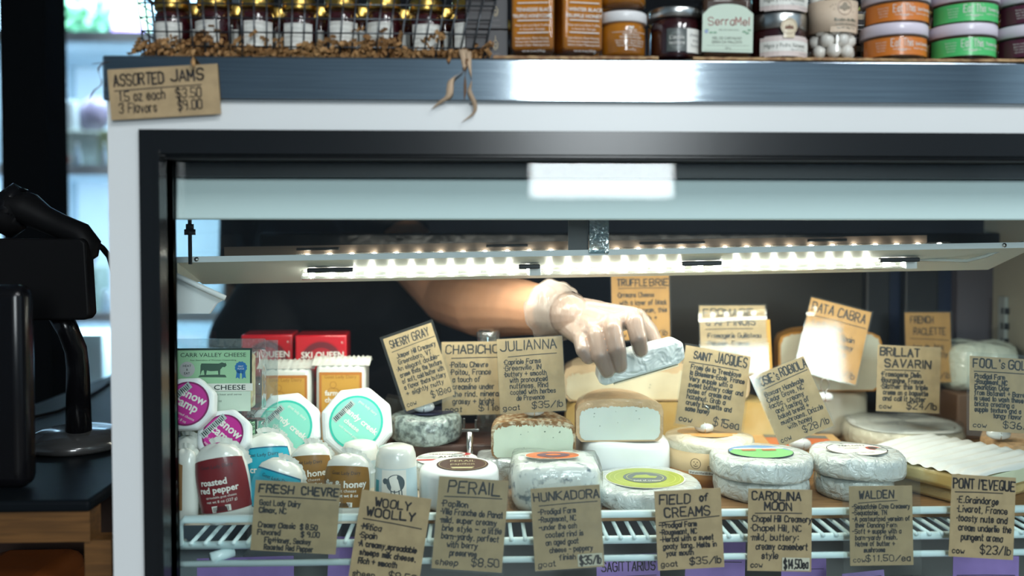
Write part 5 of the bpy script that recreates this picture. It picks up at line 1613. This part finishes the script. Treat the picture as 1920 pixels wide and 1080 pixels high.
b.build('wire_mesh', bk)
b = MB(); b.use(METAL)
q = .012
pts = []
for (cx_, cy_, a_) in ((tx1 - ox - q, yb1 + .006 - oy - q, 0), (tx0 - ox + q, yb1 + .006 - oy - q, 90), (tx0 - ox + q, yb0 - .006 - oy + q, 180), (tx1 - ox - q, yb0 - .006 - oy + q, 270)):
    pts += [(cx_ + q * math.cos(R(a_ + 22.5 * k)), cy_ + q * math.sin(R(a_ + 22.5 * k)), hb) for k in range(5)]
b.tube(pts, .0019, 8, closed=True); b.build('rim', bk)['label'] = 'bright wire rim'
JAM = mat('jam_dark', (.05, .006, .01), .12, coat=1)
proto = None
for row, yj in enumerate((.928, .970, 1.012)):
    for k in range(8):
        px = 322 + k * 79.5
        z = ZT + .011 + (.002 if (k + row) % 3 else 0)
        loc = (X(px, .925, z) + row * .012 + .0007 * k * row, yj, z)
        rowname = ('front', 'middle', 'back')[row]
        lab = 'small gold-lidded jam jar in the wire basket, %s row, number %d from its black-post end' % (rowname, k + 1) if False else 'small gold-lidded jam jar in the wire basket, %s row' % rowname
        if proto is None:
            t = thing('jam_jar', lab, 'jar', loc, (0, 0, R(random.uniform(-20, 20))), 'jam jars in the basket, front row')
            r, h = .0185, .046
            b = MB(); b.use(JAM, True).lathe([(0, .002), (r * .94, .002), (r * .95, h * .76), (r * .84, h * .86), (0, h * .86)], 8); b.build('jam', t)
            b = MB(); b.use(JARGLASS, True).lathe([(r * .9, 0), (r, .002), (r, h * .78), (r * .86, h * .88), (r * .86, h)], 16); b.build('glass', t)
            b = MB(); mp = cyl(r + .0004, 0, 0); b.use(LABW).patch(mp, -r * .80, .002, r * .85, h * .60, 0, 8, 1); b.build('white_label', t)['label'] = 'white label'
            b = MB(); b.use(GOLD, True).lathe([(r * .90, h - .004), (r * .92, h - .003), (r * .92, h + .006), (r * .86, h + .008), (0, h + .0075)], 24); b.build('lid', t)['label'] = 'gold lid'
            proto = t
        else:
            dup(proto, loc, lab, (0, 0, R(random.uniform(-25, 25))), 'jam jars in the basket, %s row' % rowname)
# crinkle paper
SHRED = mat('kraft_shred', (.50, .29, .12), .75, color2=(.30, .15, .055), vscale=28, ramp=(.35, .65))
random.seed(12)
b = MB(); b.use(SHRED)
for k in range(760):
    x = random.uniform(bx0 - .006, bx1 + .006)
    y = yb0 - .006 + abs(random.gauss(0, .018)) if k < 520 else random.uniform(yb0, yb1)
    zmax = .0150 + .006 * math.sin(x * 40) + .003 * math.sin(x * 113)
    z = ZT + .002 + random.random() ** 1.1 * max(zmax, .008)
    if random.random() < .03:
        z += .012
    a, e, ln = random.uniform(0, 6.28), random.uniform(-.7, .7), random.uniform(.010, .026)
    d = Vector((math.cos(a) * math.cos(e), math.sin(a) * math.cos(e) * .5, math.sin(e)))
    nrm = d.orthogonal().normalized()
    wv = d.cross(nrm).normalized() * random.uniform(.0012, .0022)
    n = 6
    vs = []
    for j in range(n + 1):
        p = Vector((x, y, z)) + d * ln * (j / n - .5) + nrm * (.0022 * (-1) ** j)
        p.z = max(p.z, ZT + .001)
        vs += [p - wv, p + wv]
    b.add(vs, [(2 * j, 2 * j + 1, 2 * j + 3, 2 * j + 2) for j in range(n)], False)
tag(b.build('paper_shred'), 'crinkled kraft paper shred spilling round the foot of the wire basket', 'paper shred', kind='stuff')
# strands hanging over the steel edge
def strand(name, pts, wd, label, m_, cat='paper strand', Ys=.860):
    b = MB(); b.use(m_)
    P_ = [at(u, v, y_) for (u, v, y_) in pts]
    # finer path
    Q = []
    for i in range(len(P_) - 1):
        p0_, p1_, p2_, p3_ = P_[max(i - 1, 0)], P_[i], P_[i + 1], P_[min(i + 2, len(P_) - 1)]
        for j in range(6):
            s_ = j / 6
            Q.append(.5 * ((2 * p1_) + (p2_ - p0_) * s_ + (2 * p0_ - 5 * p1_ + 4 * p2_ - p3_) * s_ ** 2 + (3 * p1_ - p0_ - 3 * p2_ + p3_) * s_ ** 3))
    Q.append(P_[-1])
    vs = []
    for i, p in enumerate(Q):
        f = i / (len(Q) - 1)
        tw = Vector((math.cos(f * 5), math.sin(f * 5) * .6, .25 * math.sin(f * 9))) * wd * (1 - .35 * f)
        vs += [p - tw, p + tw + Vector((0, .0003, 0)), p + tw + Vector((0, .0008, 0)), p - tw + Vector((0, .0006, 0))]
    fs = []
    for i in range(len(Q) - 1):
        for j in range(4):
            fs.append((i * 4 + j, i * 4 + (j + 1) % 4, i * 4 + 4 + (j + 1) % 4, i * 4 + 4 + j))
    b.add(vs, fs, True)
    return tag(b.build(name), label, cat)


SH2 = mat('pale_shred', (.58, .42, .28), .7, var=.3, vscale=60)
strand('paper_strand', [(878, 96, .885), (880, 118, 0.8745), (884, 150, 0.8735), (880, 170, 0.8725), (890, 195, 0.8745), (888, 212, 0.8765), (864, 230, 0.8785)], .0030, 'long pale paper strand over the steel edge, curled tip on the white band', SH2)
strand('paper_strand', [(868, 92, .886), (872, 120, 0.8735), (866, 134, 0.8725), (846, 150, 0.8715), (842, 178, 0.8725), (828, 190, 0.8745), (808, 205, 0.8765)], .0042, 'broad pale paper strand over the steel edge, tip swept toward the sign', SH2)
strand('paper_strand', [(876, 110, 0.8745), (872, 140, 0.8735), (872, 168, 0.8745), (870, 190, 0.8765)], .0016, 'short dark paper strand between the two pale strands on the steel edge', mat('brown_strand', (.18, .09, .04), .7))
strand('paper_strand', [(846, 92, .885), (842, 108, 0.8785), (840, 118, 0.8745)], .0026, 'short stub of paper shred over the steel edge below the basket', SHRED)
strand('paper_strand', [(362, 92, .885), (361, 112, 0.8725), (363, 126, 0.8695)], .0028, 'stub of paper shred hanging onto the ASSORTED JAMS sign', SHRED)
strand('twine', [(262, 108, .89), (232, 110, 0.8845), (200, 116, 0.8785), (172, 120, 0.8765)], .0011, 'loose end of brown twine sticking out past the sign', mat('brown_twine', (.12, .07, .07), .8), 'twine')
strand('twine', [(196, 116, 0.8805), (184, 130, 0.8765), (190, 156, 0.8745), (176, 170, 0.8745), (166, 187, 0.8765)], .0011, 'loose end of brown twine dangling beside the sign', mat('brown_twine'), 'twine')
# ---------------------------------------------------------------- the till side, left of the case
BLK = mat('black_plastic', (.005, .005, .0055), .5, spec=.12)
GLOSSB = mat('glossy_black', (.004, .004, .005), .2, spec=.35)
zt = at(100, 930, .80).z
# the desk: black mat over a wooden frame
desk = thing('till_desk', 'wooden till desk with a black top, beside the cheese case', 'desk', (X(60, 1.1, .8), 1.1, 0))
ox, oy = desk.location.x, 1.1
x0_, x1_ = X(-420, .90, zt), xL - .026
yf = .895
zt = at(100, 962, yf).z
b = MB(); b.use(mat('black_mat', (.006, .008, .010), .4, bump=.1, bscale=18, bdist=.003, ior=1.12)).box(x0_ - ox, x1_ - ox, yf - oy, 1.75 - oy, zt, zt + .012, .004); b.build('top', desk)['label'] = 'black top'
b = MB(); b.use(mat('oak', (.15, .068, .018), .5, var=.35, vscale=7, stretch=(2, 20, 30)))
zr0 = at(100, 1016, yf + .005).z
b.box(x0_ - ox, x1_ - ox - .002, yf + .004 - oy, yf + .03 - oy, zr0, zt); b.build('rail', desk)
for (lx0, ly0) in ((X(153, yf, .75), yf + .008), (x0_ + .02, yf + .008), (x1_ - .03, 1.68), (x0_ + .02, 1.68)):
    b = MB(); b.use(mat('oak')).box(lx0 - ox, lx0 + .026 - ox, ly0 - oy, ly0 + .023 - oy, 0, zr0); b.build('leg', desk)
b = MB(); b.use(mat('dark_oak', (.03, .012, .006), .6)).box(x0_ - ox + .01, x1_ - ox - .01, yf + .25 - oy, yf + .27 - oy, 0, zr0 - .001); b.build('back_panel', desk)
b = MB(); b.use(mat('dark_oak')).box(x0_ - ox + .01, x1_ - ox - .01, yf + .03 - oy, yf + .25 - oy, .62, .64); b.build('inner_shelf', desk)
b = MB(); b.use(mat('orange_bag', (.26, .065, .01), .6, bump=.5, bscale=30)); 
ob = at(35, 1066, yf + .12)
b.box(ob.x - .06, ob.x + .045, yf + .06, yf + .2, .641, ob.z, .02); tag(b.build('paper_bag'), 'orange-brown bundle inside the dark open desk, at the bottom corner', 'bag')
zd = zt + .0125
# barcode scanner on its stand
P = lambda u, v, y_: at(u, v, y_)
yo = 1.10
sc = thing('till_screen', 'black till screen turned away, on a curved stand with a round base', 'screen', (X(120, 1.12, zd), 1.12, zd))
O = sc.location
b = MB(); b.use(BLK)
poly = [(-90, 447), (152, 447), (160, 455), (168, 590), (160, 600), (-90, 603)]
pf = [P(u, v, 1.06) - O for u, v in poly]
n = len(pf)
vs = [(p.x, p.y, p.z) for p in pf] + [(p.x * 1.0, p.y + .022, p.z) for p in pf]
b.add(vs, [tuple(range(n)), tuple(range(2 * n - 1, n - 1, -1))] + [(i, i + n, (i + 1) % n + n, (i + 1) % n) for i in range(n)], False)
o = b.build('housing', sc); bv = o.modifiers.new('bevel', 'BEVEL'); bv.width = .003; bv.segments = 3
b = MB(); b.use(GLOSSB)
pts = [P(112, 590, 1.085) - O, P(128, 620, 1.09) - O, P(142, 655, 1.10) - O, P(146, 690, 1.11) - O, Vector((P(146, 700, 1.11) - O).to_tuple()[:2] + (.012,))]
b.tube(pts, [.013, .012, .0125, .013, .015], 16); b.build('neck', sc)
cx_ = (P(120, 690, 1.11) - O).x
b = MB(); b.use(mat('glossy_grey', (.045, .045, .045), .22, coat=.7), True).lathe([(.060, 0), (.064, .004), (.060, .012), (.040, .021), (.018, .025), (0, .025)], 40, cx_ + .006, .01); b.build('base', sc)
tl = thing('card_terminal', 'black upright card terminal at the near edge, in front of the till screen', 'terminal', (X(-20, .93, zd), .93, zd))
O = tl.location
b = MB(); b.use(GLOSSB)
q0, q1 = P(43, 535, .93) - O, P(-120, 795, .93) - O
b.box(q1.x, q0.x, 0, .03, 0, q0.z, .012); b.build('housing', tl)
gun = thing('barcode_scanner', 'black handheld barcode scanner lying on top of the till screen', 'scanner', P(60, 447, 1.07) + Vector((0, .011, .0)))
O = gun.location
b = MB(); b.use(BLK, True)
Yg = 1.082
pth = [(-2, 425, .020), (15, 405, .024), (32, 383, .022), (52, 392, .020), (82, 410, .0155), (115, 425, .0145), (150, 440, .0150), (166, 460, .0145), (166, 480, .0105), (165, 488, .004)]
b.tube([P(u, v, Yg) - O for u, v, _ in pth], [r_ for _, _, r_ in pth], 16); b.build('scanner_body', gun)
b = MB(); b.use(GLOSSB, True).tube([P(-10, 420, Yg - .004) - O, P(14, 392, Yg - .004) - O, P(40, 357, Yg - .002) - O, P(47, 362, Yg) - O], [.010, .021, .012, .005], 14); b.build('head', gun)['label'] = 'glossy head'
b = MB(); b.use(BLK).tube([P(178, 455, Yg) - O, P(192, 465, Yg + .02) - O, P(204, 480, Yg + .05) - O, P(216, 520, Yg + .09) - O], .0035, 8); b.build('cable', gun)
cb = MB(); cb.use(BLK)
pts = [P(u, v, 1.02) for u, v in ((45, 786), (70, 780), (105, 772), (140, 757), (175, 738), (215, 716))]
for i, p in enumerate(pts):
    pts[i] = at_z((45, 70, 105, 140, 175, 207)[i], (786, 780, 772, 757, 738, 716)[i], zd + .003)
cb.tube(pts, .0028, 8); tag(cb.build('cable'), 'thin black cable lying across the black desk top', 'cable')

# ---------------------------------------------------------------- the lit fridge in the back
YFr = 3.25
fx0, fx1 = X(-60, YFr, 1), X(416, YFr, 1)
fr = thing('display_fridge', 'tall open display fridge with bright blue-white light, far behind the desk', 'fridge', ((fx0 + fx1) / 2, YFr + .3, 0))
ox, oy = fr.location.x, fr.location.y
FW_ = mat('fridge_white', (.62, .74, .82), .5, var=.05, vscale=3)
b = MB(); b.use(FW_)
a_, c_ = fx0 - ox, fx1 - ox
b.box(a_, c_, .26, .30, .1, 2.1); b.box(a_ - .03, a_, -.3, .3, 0, 2.1); b.box(c_, c_ + .012, -.3, .3, 0, 2.1); b.box(a_, c_, -.3, .3, 2.05, 2.1); b.box(a_, c_, -.3, .3, 0, .1)
b.build('cabinet', fr)
shelves = []
for py in (60, 312, 590, 745):
    z = at(150, py, YFr).z
    shelves.append(z)
    b = MB(); b.use(FW_).box(a_, c_, -.27, .26, z - .022, z, .002)
    b.use(mat('shelf_edge', (.72, .80, .86), .3)).box(a_, c_, -.285, -.268, z - .030, z + .008)
    b.build('shelf', fr)
b = MB(); b.use(mat('standard_blue', (.30, .42, .50), .5)).box(X(124, YFr + .5, 1) - ox, X(134, YFr + .5, 1) - ox, .25, .26, .2, 2.05); b.build('shelf_standard', fr)
area('fridge_light', (0, -.24, 2.03), (R(28), 0, 0), .8, .06, 32, (.62, .84, 1.0), fr)
for z in shelves[:3]:
    area('fridge_shelf_light', (0, -.22, z - .035), (R(20), 0, 0), .85, .03, 6, (.62, .84, 1.0), fr)


def good(name, label, cat, px0, px1, py0, z, m_, Y=YFr + .10, kind='box', depth=.14):
    x0, x1 = X(px0, Y, z), X(px1, Y, z)
    h = at(px0, py0, Y).z - z
    t = thing(name, label, cat, ((x0 + x1) / 2, Y, z + .0005), (0, 0, 0))
    b = MB(); b.use(m_)
    w_ = (x1 - x0) / 2
    if kind == 'box':
        b.box(-w_, w_, 0, depth, 0, h, .006); b.build('package', t)
    elif kind == 'blob':
        b.use(m_, True).lathe([(w_ * .5, 0), (w_ * .9, h * .2), (w_, h * .5), (w_ * .8, h * .85), (w_ * .3, h), (0, h)], 24, jit=.06, seed=int(px0), sy=.6); b.build('bag', t)
    elif kind == 'bottle':
        b.use(m_, True).lathe([(w_ * .9, 0), (w_, h * .05), (w_, h * .55), (w_ * .35, h * .8), (w_ * .35, h * .92)], 20); b.build('bottle_body', t)
        c = MB(); c.use(PWHITE, True).lathe([(w_ * .42, h * .9), (w_ * .42, h), (0, h)], 16); c.build('cap', t)
    elif kind == 'leafy':
        rnd = random.Random(int(px0))
        for _ in range(150):
            p = Vector((rnd.uniform(-w_, w_), rnd.uniform(0, .12), rnd.uniform(.01, h)))
            d = Vector((rnd.uniform(-1, 1), rnd.uniform(-1, .3), rnd.uniform(0, 1))).normalized() * .035
            e = d.orthogonal().normalized() * .018
            b.add([p, p + d * .5 + e, p + d, p + d * .5 - e], [(0, 1, 2, 3)], False)
        b.build('leaves', t)
    return t


s1, s2, s3, s4 = shelves
good('leafy_greens', 'bunch of green leaves on the top fridge shelf, nearest the black post', 'greens', 92, 148, 0, s1, mat('leaf_dark', (.05, .17, .08), .5, color2=(.12, .30, .16), vscale=20), kind='leafy')
good('leafy_greens', 'bunch of green leaves on the top fridge shelf, beside the lilac pack', 'greens', 168, 192, 5, s1, mat('leaf_dark'), kind='leafy')
good('lilac_pack', 'lilac pack on the top fridge shelf', 'package', 208, 246, 26, s1, mat('pack_lilac', (.42, .24, .55), .5))
good('pale_crate', 'pale yellow-green crate on the top fridge shelf, behind the lilac pack', 'crate', 196, 262, -2, s1, mat('pack_lime', (.52, .60, .34), .5), Y=YFr + .30)
good('white_carton', 'white carton standing on the pale tray in the fridge', 'carton', 92, 140, 188, at(100, 244, YFr + .1).z, mat('carton_white', (.74, .82, .84), .5))
good('produce_bag', 'grey-purple bag of produce on the pale tray in the fridge', 'bag', 146, 208, 182, at(150, 244, YFr + .16).z, mat('bag_mauve', (.26, .22, .32), .4, coat=.5, bump=.6, bscale=12), Y=YFr + .16, kind='blob')
good('pale_tray', 'wide pale cream tray on the middle fridge shelf', 'tray', 92, 184, 244, s2 + .0, mat('tray_cream', (.50, .56, .50), .5, var=.2, vscale=30), Y=YFr + .08, depth=.2)
good('green_box', 'olive box beside the cream tray on the middle fridge shelf', 'box', 186, 226, 244, s2, mat('pack_olive', (.34, .38, .22), .5), Y=YFr + .08, depth=.2)
for k, (u0, u1, nm, m_) in enumerate(((92, 108, 'nearest the black post', mat('bottle_pale', (.60, .74, .84), .2, coat=1)), (138, 152, 'in the middle', mat('bottle_pale')), (190, 204, 'nearest the cheese case', mat('bottle_pale')))):
    good('milk_bottle', 'pale bottle in front of the tray in the fridge, %s' % nm, 'bottle', u0, u1, 268, s2, m_, Y=YFr + .02, kind='bottle')
good('jam_pot', 'small dark red pot between the bottles in the fridge', 'pot', 116, 132, 292, s2, mat('pot_red', (.22, .05, .03), .4), Y=YFr + .03, kind='blob')
good('produce_bag', 'pink-white bag of produce on the lower fridge shelf', 'bag', 150, 182, 440, at(165, 500, YFr + .12).z, mat('bag_blush', (.50, .42, .46), .4, coat=.5, var=.4, vscale=20), Y=YFr + .12, kind='blob')
good('pale_crate', 'pale green crate on the lower fridge shelf behind the scanner', 'crate', 150, 178, 500, s3, mat('pack_sage', (.46, .58, .50), .5, var=.3, vscale=20), Y=YFr + .05)
good('clear_tub', 'clear tub on the lower fridge shelf, nearest the case', 'tub', 184, 214, 545, s3, mat('tub_clear', (.62, .74, .84), .2, coat=1), Y=YFr + .12, kind='blob')
good('white_carton', 'white carton on the lowest fridge shelf, behind the screen stand', 'carton', 92, 196, 625, s4, mat('carton_cool', (.60, .76, .78), .5), Y=YFr + .05)
good('white_carton', 'white carton on the lower fridge shelf seen through the case', 'carton', 330, 400, 545, s3, mat('carton_white'), Y=YFr + .05)
# ---------------------------------------------------------------- the person reaching into the case
SKIN = mat('skin', (.44, .23, .135), .5, var=.10, vscale=30, sss=.08, bump=.15, bscale=200)
CLOTH = mat('black_cloth', (.012, .014, .019), .85, color2=(.026, .028, .034), vscale=7, stretch=(1, 1, .3), bump=.5, bscale=14, bdist=.01)
HAIR = mat('dark_hair', (.03, .018, .012), .5)
GLOVE = None


def capsule(b, p, q, r0, r1, n=16):
    p, q = Vector(p), Vector(q)
    d = q - p
    L = d.length
    t = d.normalized() if L > 1e-9 else Vector((0, 0, 1))
    a = t.orthogonal().normalized()
    c = t.cross(a)
    prof = [(-math.cos(math.pi / 2 * k / 5) * r0, math.sin(math.pi / 2 * k / 5) * r0) for k in range(6)] + [(L + math.sin(math.pi / 2 * k / 5) * r1, math.cos(math.pi / 2 * k / 5) * r1) for k in range(6)]
    vs, fs = [], []
    for (s_, r_) in prof:
        for k in range(n):
            g = 6.28319 * k / n
            vs.append(p + t * s_ + (a * math.cos(g) + c * math.sin(g)) * max(r_, 1e-5))
    M_ = len(prof)
    for i in range(M_ - 1):
        for k in range(n):
            fs.append((i * n + k, i * n + (k + 1) % n, (i + 1) * n + (k + 1) % n, (i + 1) * n + k))
    fs += [tuple(range(n))[::-1], tuple((M_ - 1) * n + k for k in range(n))]
    b.add(vs, fs, True)


def ellip(b, c, rx, ry, rz, M=None):
    bm = bmesh.new()
    bmesh.ops.create_icosphere(bm, subdivisions=3, radius=1)
    vs = []
    for v in bm.verts:
        p = Vector((v.co.x * rx, v.co.y * ry, v.co.z * rz))
        vs.append((M @ p if M else p) + Vector(c))
    b.add(vs, [[v.index for v in f.verts] for f in bm.faces], True)
    bm.free()


def fuse(b, name, m_, parent, voxel, smooth=6):
    o = b.build('tmp')
    r_ = o.modifiers.new('r', 'REMESH'); r_.mode = 'VOXEL'; r_.voxel_size = voxel; r_.use_smooth_shade = True
    s_ = o.modifiers.new('s', 'SMOOTH'); s_.iterations = smooth; s_.factor = .5
    bpy.context.view_layer.update()
    me = bpy.data.meshes.new_from_object(o.evaluated_get(bpy.context.evaluated_depsgraph_get()))
    me.name = name
    bpy.data.objects.remove(o)
    me.materials.clear(); me.materials.append(m_)
    for p in me.polygons:
        p.use_smooth = True; p.material_index = 0
    n = bpy.data.objects.new(name, me)
    COL.objects.link(n)
    n.parent = parent
    return n


pz = thing('person', 'person in a black shirt reaching in with a gloved hand holding a wrapped wedge', 'person', (X(640, 1.80, .9), 1.80, 0))
O = pz.location
W3 = lambda u, v, y_: at(u, v, y_) - O
# arm joints
SH = W3(640, 330, 1.86)
EL = W3(842, 556, 1.52)
WR = W3(1046, 586, 1.185)
KN = {'pinky': W3(1088, 630, 1.128), 'ring': W3(1115, 619, 1.122), 'middle': W3(1147, 607, 1.118), 'index': W3(1184, 596, 1.122)}
FING = {'pinky': [W3(1089, 637, 1.118), W3(1093, 657, 1.104), W3(1103, 671, 1.103)],
        'ring': [W3(1117, 630, 1.108), W3(1125, 668, 1.094), W3(1139, 696, 1.101)],
        'middle': [W3(1149, 618, 1.104), W3(1157, 655, 1.092), W3(1162, 686, 1.100)],
        'index': [W3(1190, 604, 1.108), W3(1197, 635, 1.098), W3(1201, 656, 1.104)]}
RAD = {'pinky': (.0088, .0080, .0070), 'ring': (.0096, .0090, .0078), 'middle': (.0110, .0100, .0086), 'index': (.0108, .0098, .0086)}
TH = [W3(1120, 590, 1.175), W3(1195, 596, 1.172), W3(1218, 622, 1.170), W3(1233, 650, 1.164)]
TR_ = (.017, .0118, .0100, .0082)


def handshape(b, g=0.0):
    for k in KN:
        capsule(b, WR.lerp(KN[k], .12), KN[k], .0205 + g, (.0135 if k != 'pinky' else .0115) + g)
        prev, pr_ = KN[k], RAD[k][0] * 1.08
        for p, r_ in zip(FING[k], RAD[k]):
            capsule(b, prev, p, pr_ + g, r_ + g)
            prev, pr_ = p, r_
    ks = [KN[k] for k in ('pinky', 'ring', 'middle', 'index')]
    for a_, c_ in zip(ks, ks[1:]):
        capsule(b, a_, c_, .0120 + g, .0125 + g)
    mid = (KN['ring'] + KN['middle']) / 2
    capsule(b, WR, mid + Vector((0, .012, -.004)), .026 + g, .022 + g)
    prev, pr_ = TH[0], TR_[0]
    for p, r_ in zip(TH[1:], TR_[1:]):
        capsule(b, prev, p, pr_ + g, r_ + g)
        prev, pr_ = p, r_
    capsule(b, WR, TH[0], .024 + g, .018 + g)


b = MB(); b.use(SKIN)
handshape(b)
m1 = EL.lerp(WR, .38)
dn = Vector((0, 0, -.006))
capsule(b, EL, m1 + dn, .047, .050)
capsule(b, m1 + dn, EL.lerp(WR, .72), .050, .040)
capsule(b, EL.lerp(WR, .72), WR, .040, .0285)
capsule(b, EL.lerp(WR, .9), WR + (WR - EL).normalized() * .02, .031, .026)
capsule(b, SH, EL, .058, .047)
# torso, other arm, neck and head (leaning over the case)
ch = W3(640, 470, 1.93)
hip = Vector((0, .28, .88))
capsule(b, hip, ch + Vector((0, .02, -.02)), .155, .165)
SH2_ = Vector((SH.x - .0, SH.y, SH.z))
other = Vector((ch.x - .19 if SH.x > ch.x else ch.x + .19, ch.y + .04, SH.z - .02))
capsule(b, SH, other, .075, .075)
el2 = other + Vector((-.05, .10, -.27)); wr2 = el2 + Vector((.07, .02, -.24))
capsule(b, other, el2, .055, .043); capsule(b, el2, wr2, .043, .028); capsule(b, wr2, wr2 + Vector((.01, -.01, -.09)), .028, .022)
for k in range(4):
    capsule(b, wr2 + Vector((.01 + .016 * (k - 1.5), -.01, -.08)), wr2 + Vector((.012 + .02 * (k - 1.5), -.015, -.165 + .01 * abs(k - 1.2))), .010, .007)
capsule(b, wr2 + Vector((.02, -.01, -.04)), wr2 + Vector((.055, -.02, -.10)), .012, .009)
nk = Vector((ch.x, ch.y - .06, SH.z + .05)); hd = nk + Vector((0, -.05, .15))
capsule(b, nk, hd, .058, .056)
ellip(b, hd, .078, .098, .115)
capsule(b, hd + Vector((0, -.06, -.06)), hd + Vector((0, -.07, -.085)), .045, .030)
capsule(b, hd + Vector((0, -.092, .01)), hd + Vector((0, -.116, -.022)), .008, .013)
for s_ in (-1, 1):
    ellip(b, hd + Vector((.078 * s_, .01, -.005)), .010, .020, .032)
    capsule(b, hip + Vector((.085 * s_, 0, -.02)), Vector((hip.x + .10 * s_, hip.y - .01, .48)), .092, .062)
    capsule(b, Vector((hip.x + .10 * s_, hip.y - .01, .48)), Vector((hip.x + .10 * s_, hip.y + .02, .06)), .062, .042)
    capsule(b, Vector((hip.x + .10 * s_, hip.y + .05, .045)), Vector((hip.x + .11 * s_, hip.y - .15, .03)), .042, .030)
body = fuse(b, 'body', SKIN, pz, .0026, 3)
# hair
b = MB(); b.use(HAIR)
ellip(b, hd + Vector((0, .030, .034)), .084, .092, .096)
capsule(b, hd + Vector((-.05, -.055, .085)), hd + Vector((.045, -.062, .092)), .026, .024)
for s_ in (-1, 1):
    capsule(b, hd + Vector((.072 * s_, -.018, .045)), hd + Vector((.074 * s_, .012, -.012)), .014, .008)
fuse(b, 'hair', HAIR, pz, .005, 3)
# eyes, brows and mouth
b = MB(); b.use(mat('eye_white', (.42, .40, .38), .3), True)
for s_ in (-1, 1):
    ellip(b, hd + Vector((.030 * s_, -.0830, .008)), .0115, .0085, .0058)
b.use(mat('iris_brown', (.03, .016, .008), .2), True)
for s_ in (-1, 1):
    ellip(b, hd + Vector((.030 * s_, -.0895, .0065)), .0052, .0032, .0052)
b.use(HAIR, True)
for s_ in (-1, 1):
    capsule(b, hd + Vector((.016 * s_, -.0925, .024)), hd + Vector((.044 * s_, -.0820, .027)), .0042, .0026)
b.use(mat('lip', (.36, .13, .10), .5), True)
capsule(b, hd + Vector((-.019, -.0985, -.060)), hd + Vector((0, -.1055, -.0585)), .0028, .0048)
capsule(b, hd + Vector((0, -.1055, -.0585)), hd + Vector((.019, -.0985, -.060)), .0048, .0028)
b.build('face_features', pz)
# shirt and trousers
b = MB(); b.use(CLOTH)
capsule(b, hip + Vector((0, 0, .02)), ch + Vector((0, .0, -.02)), .172, .185)
capsule(b, SH, other, .088, .088)
capsule(b, SH, SH.lerp(EL, .52), .080, .070)
capsule(b, other, other.lerp(el2, .6), .072, .064)
capsule(b, W3(470, 640, 1.86), W3(560, 500, 1.88), .085, .085)
fuse(b, 'shirt', CLOTH, pz, .008, 5)
b = MB(); b.use(mat('dark_trousers', (.018, .018, .022), .9))
capsule(b, hip + Vector((-.04, 0, -.05)), hip + Vector((.04, 0, -.02)), .150, .150)
for s_ in (-1, 1):
    capsule(b, hip + Vector((.085 * s_, 0, .0)), Vector((hip.x + .10 * s_, hip.y - .01, .48)), .108, .078)
    capsule(b, Vector((hip.x + .10 * s_, hip.y - .01, .48)), Vector((hip.x + .10 * s_, hip.y + .02, .10)), .078, .062)
    capsule(b, Vector((hip.x + .10 * s_, hip.y + .05, .055)), Vector((hip.x + .11 * s_, hip.y - .15, .045)), .054, .042)
fuse(b, 'trousers', mat('dark_trousers'), pz, .010, 4)


def glove_mat():
    m = bpy.data.materials.new('vinyl_glove')
    m.use_nodes = True
    nt = m.node_tree
    pb = nt.nodes['Principled BSDF']
    pb.inputs['Base Color'].default_value = (.36, .31, .275, 1)
    pb.inputs['Roughness'].default_value = .28
    pb.inputs['Coat Weight'].default_value = .5
    pb.inputs['Coat Roughness'].default_value = .15
    tr = nt.nodes.new('ShaderNodeBsdfTransparent')
    mx = nt.nodes.new('ShaderNodeMixShader')
    mx.inputs[0].default_value = .52
    out = nt.nodes['Material Output']
    tc = nt.nodes.new('ShaderNodeTexCoord')
    mp = nt.nodes.new('ShaderNodeMapping')
    mp.inputs['Rotation'].default_value = (0, R(20), 0)
    mp.inputs['Scale'].default_value = (120, 60, 28)
    n = nt.nodes.new('ShaderNodeTexNoise')
    n.inputs['Scale'].default_value = 1.0
    n.inputs['Detail'].default_value = 3
    n.inputs['Distortion'].default_value = .8
    bp = nt.nodes.new('ShaderNodeBump')
    bp.inputs['Strength'].default_value = .8
    bp.inputs['Distance'].default_value = .003
    nt.links.new(tc.outputs['Object'], mp.inputs[0]); nt.links.new(mp.outputs[0], n.inputs['Vector'])
    nt.links.new(n.outputs['Fac'], bp.inputs['Height']); nt.links.new(bp.outputs[0], pb.inputs['Normal']); nt.links.new(bp.outputs[0], pb.inputs['Coat Normal'])
    nt.links.new(tr.outputs[0], mx.inputs[1]); nt.links.new(pb.outputs[0], mx.inputs[2]); nt.links.new(mx.outputs[0], out.inputs[0])
    return m


GLOVE = glove_mat()
b = MB(); handshape(b, .0012)
fw_ = (WR - EL).normalized()
capsule(b, WR, WR + fw_ * .030, .0335, .0275)
ax = (EL - WR).normalized()
gl = fuse(b, 'glove', GLOVE, pz, .0013, 2)
gl['label'] = 'clear vinyl glove'
b = MB(); b.use(GLOVE, True)
u_ = ax.orthogonal().normalized(); v_ = ax.cross(u_)
n, vs, fs = 48, [], []
for i, (s_, r_) in enumerate(((-.030, .0290), (-.012, .0320), (-.004, .0345), (.004, .0370), (.010, .0395), (.0135, .0420), (.0120, .0430))):
    for k in range(n):
        g = 6.28319 * k / n
        rr_ = r_ * (1 + .045 * math.sin(5 * g + 1) * (i / 6) + .03 * math.sin(11 * g) * (i / 6)) + .0006
        vs.append(WR + ax * (s_ + .004 * math.sin(3 * g + .5) * (i / 6)) + (u_ * math.cos(g) + v_ * math.sin(g)) * rr_)
for i in range(6):
    for k in range(n):
        fs.append((i * n + k, i * n + (k + 1) % n, (i + 1) * n + (k + 1) % n, (i + 1) * n + k))
b.add(vs, fs, True); b.build('glove_cuff', pz)['label'] = 'rolled loose cuff of the glove'
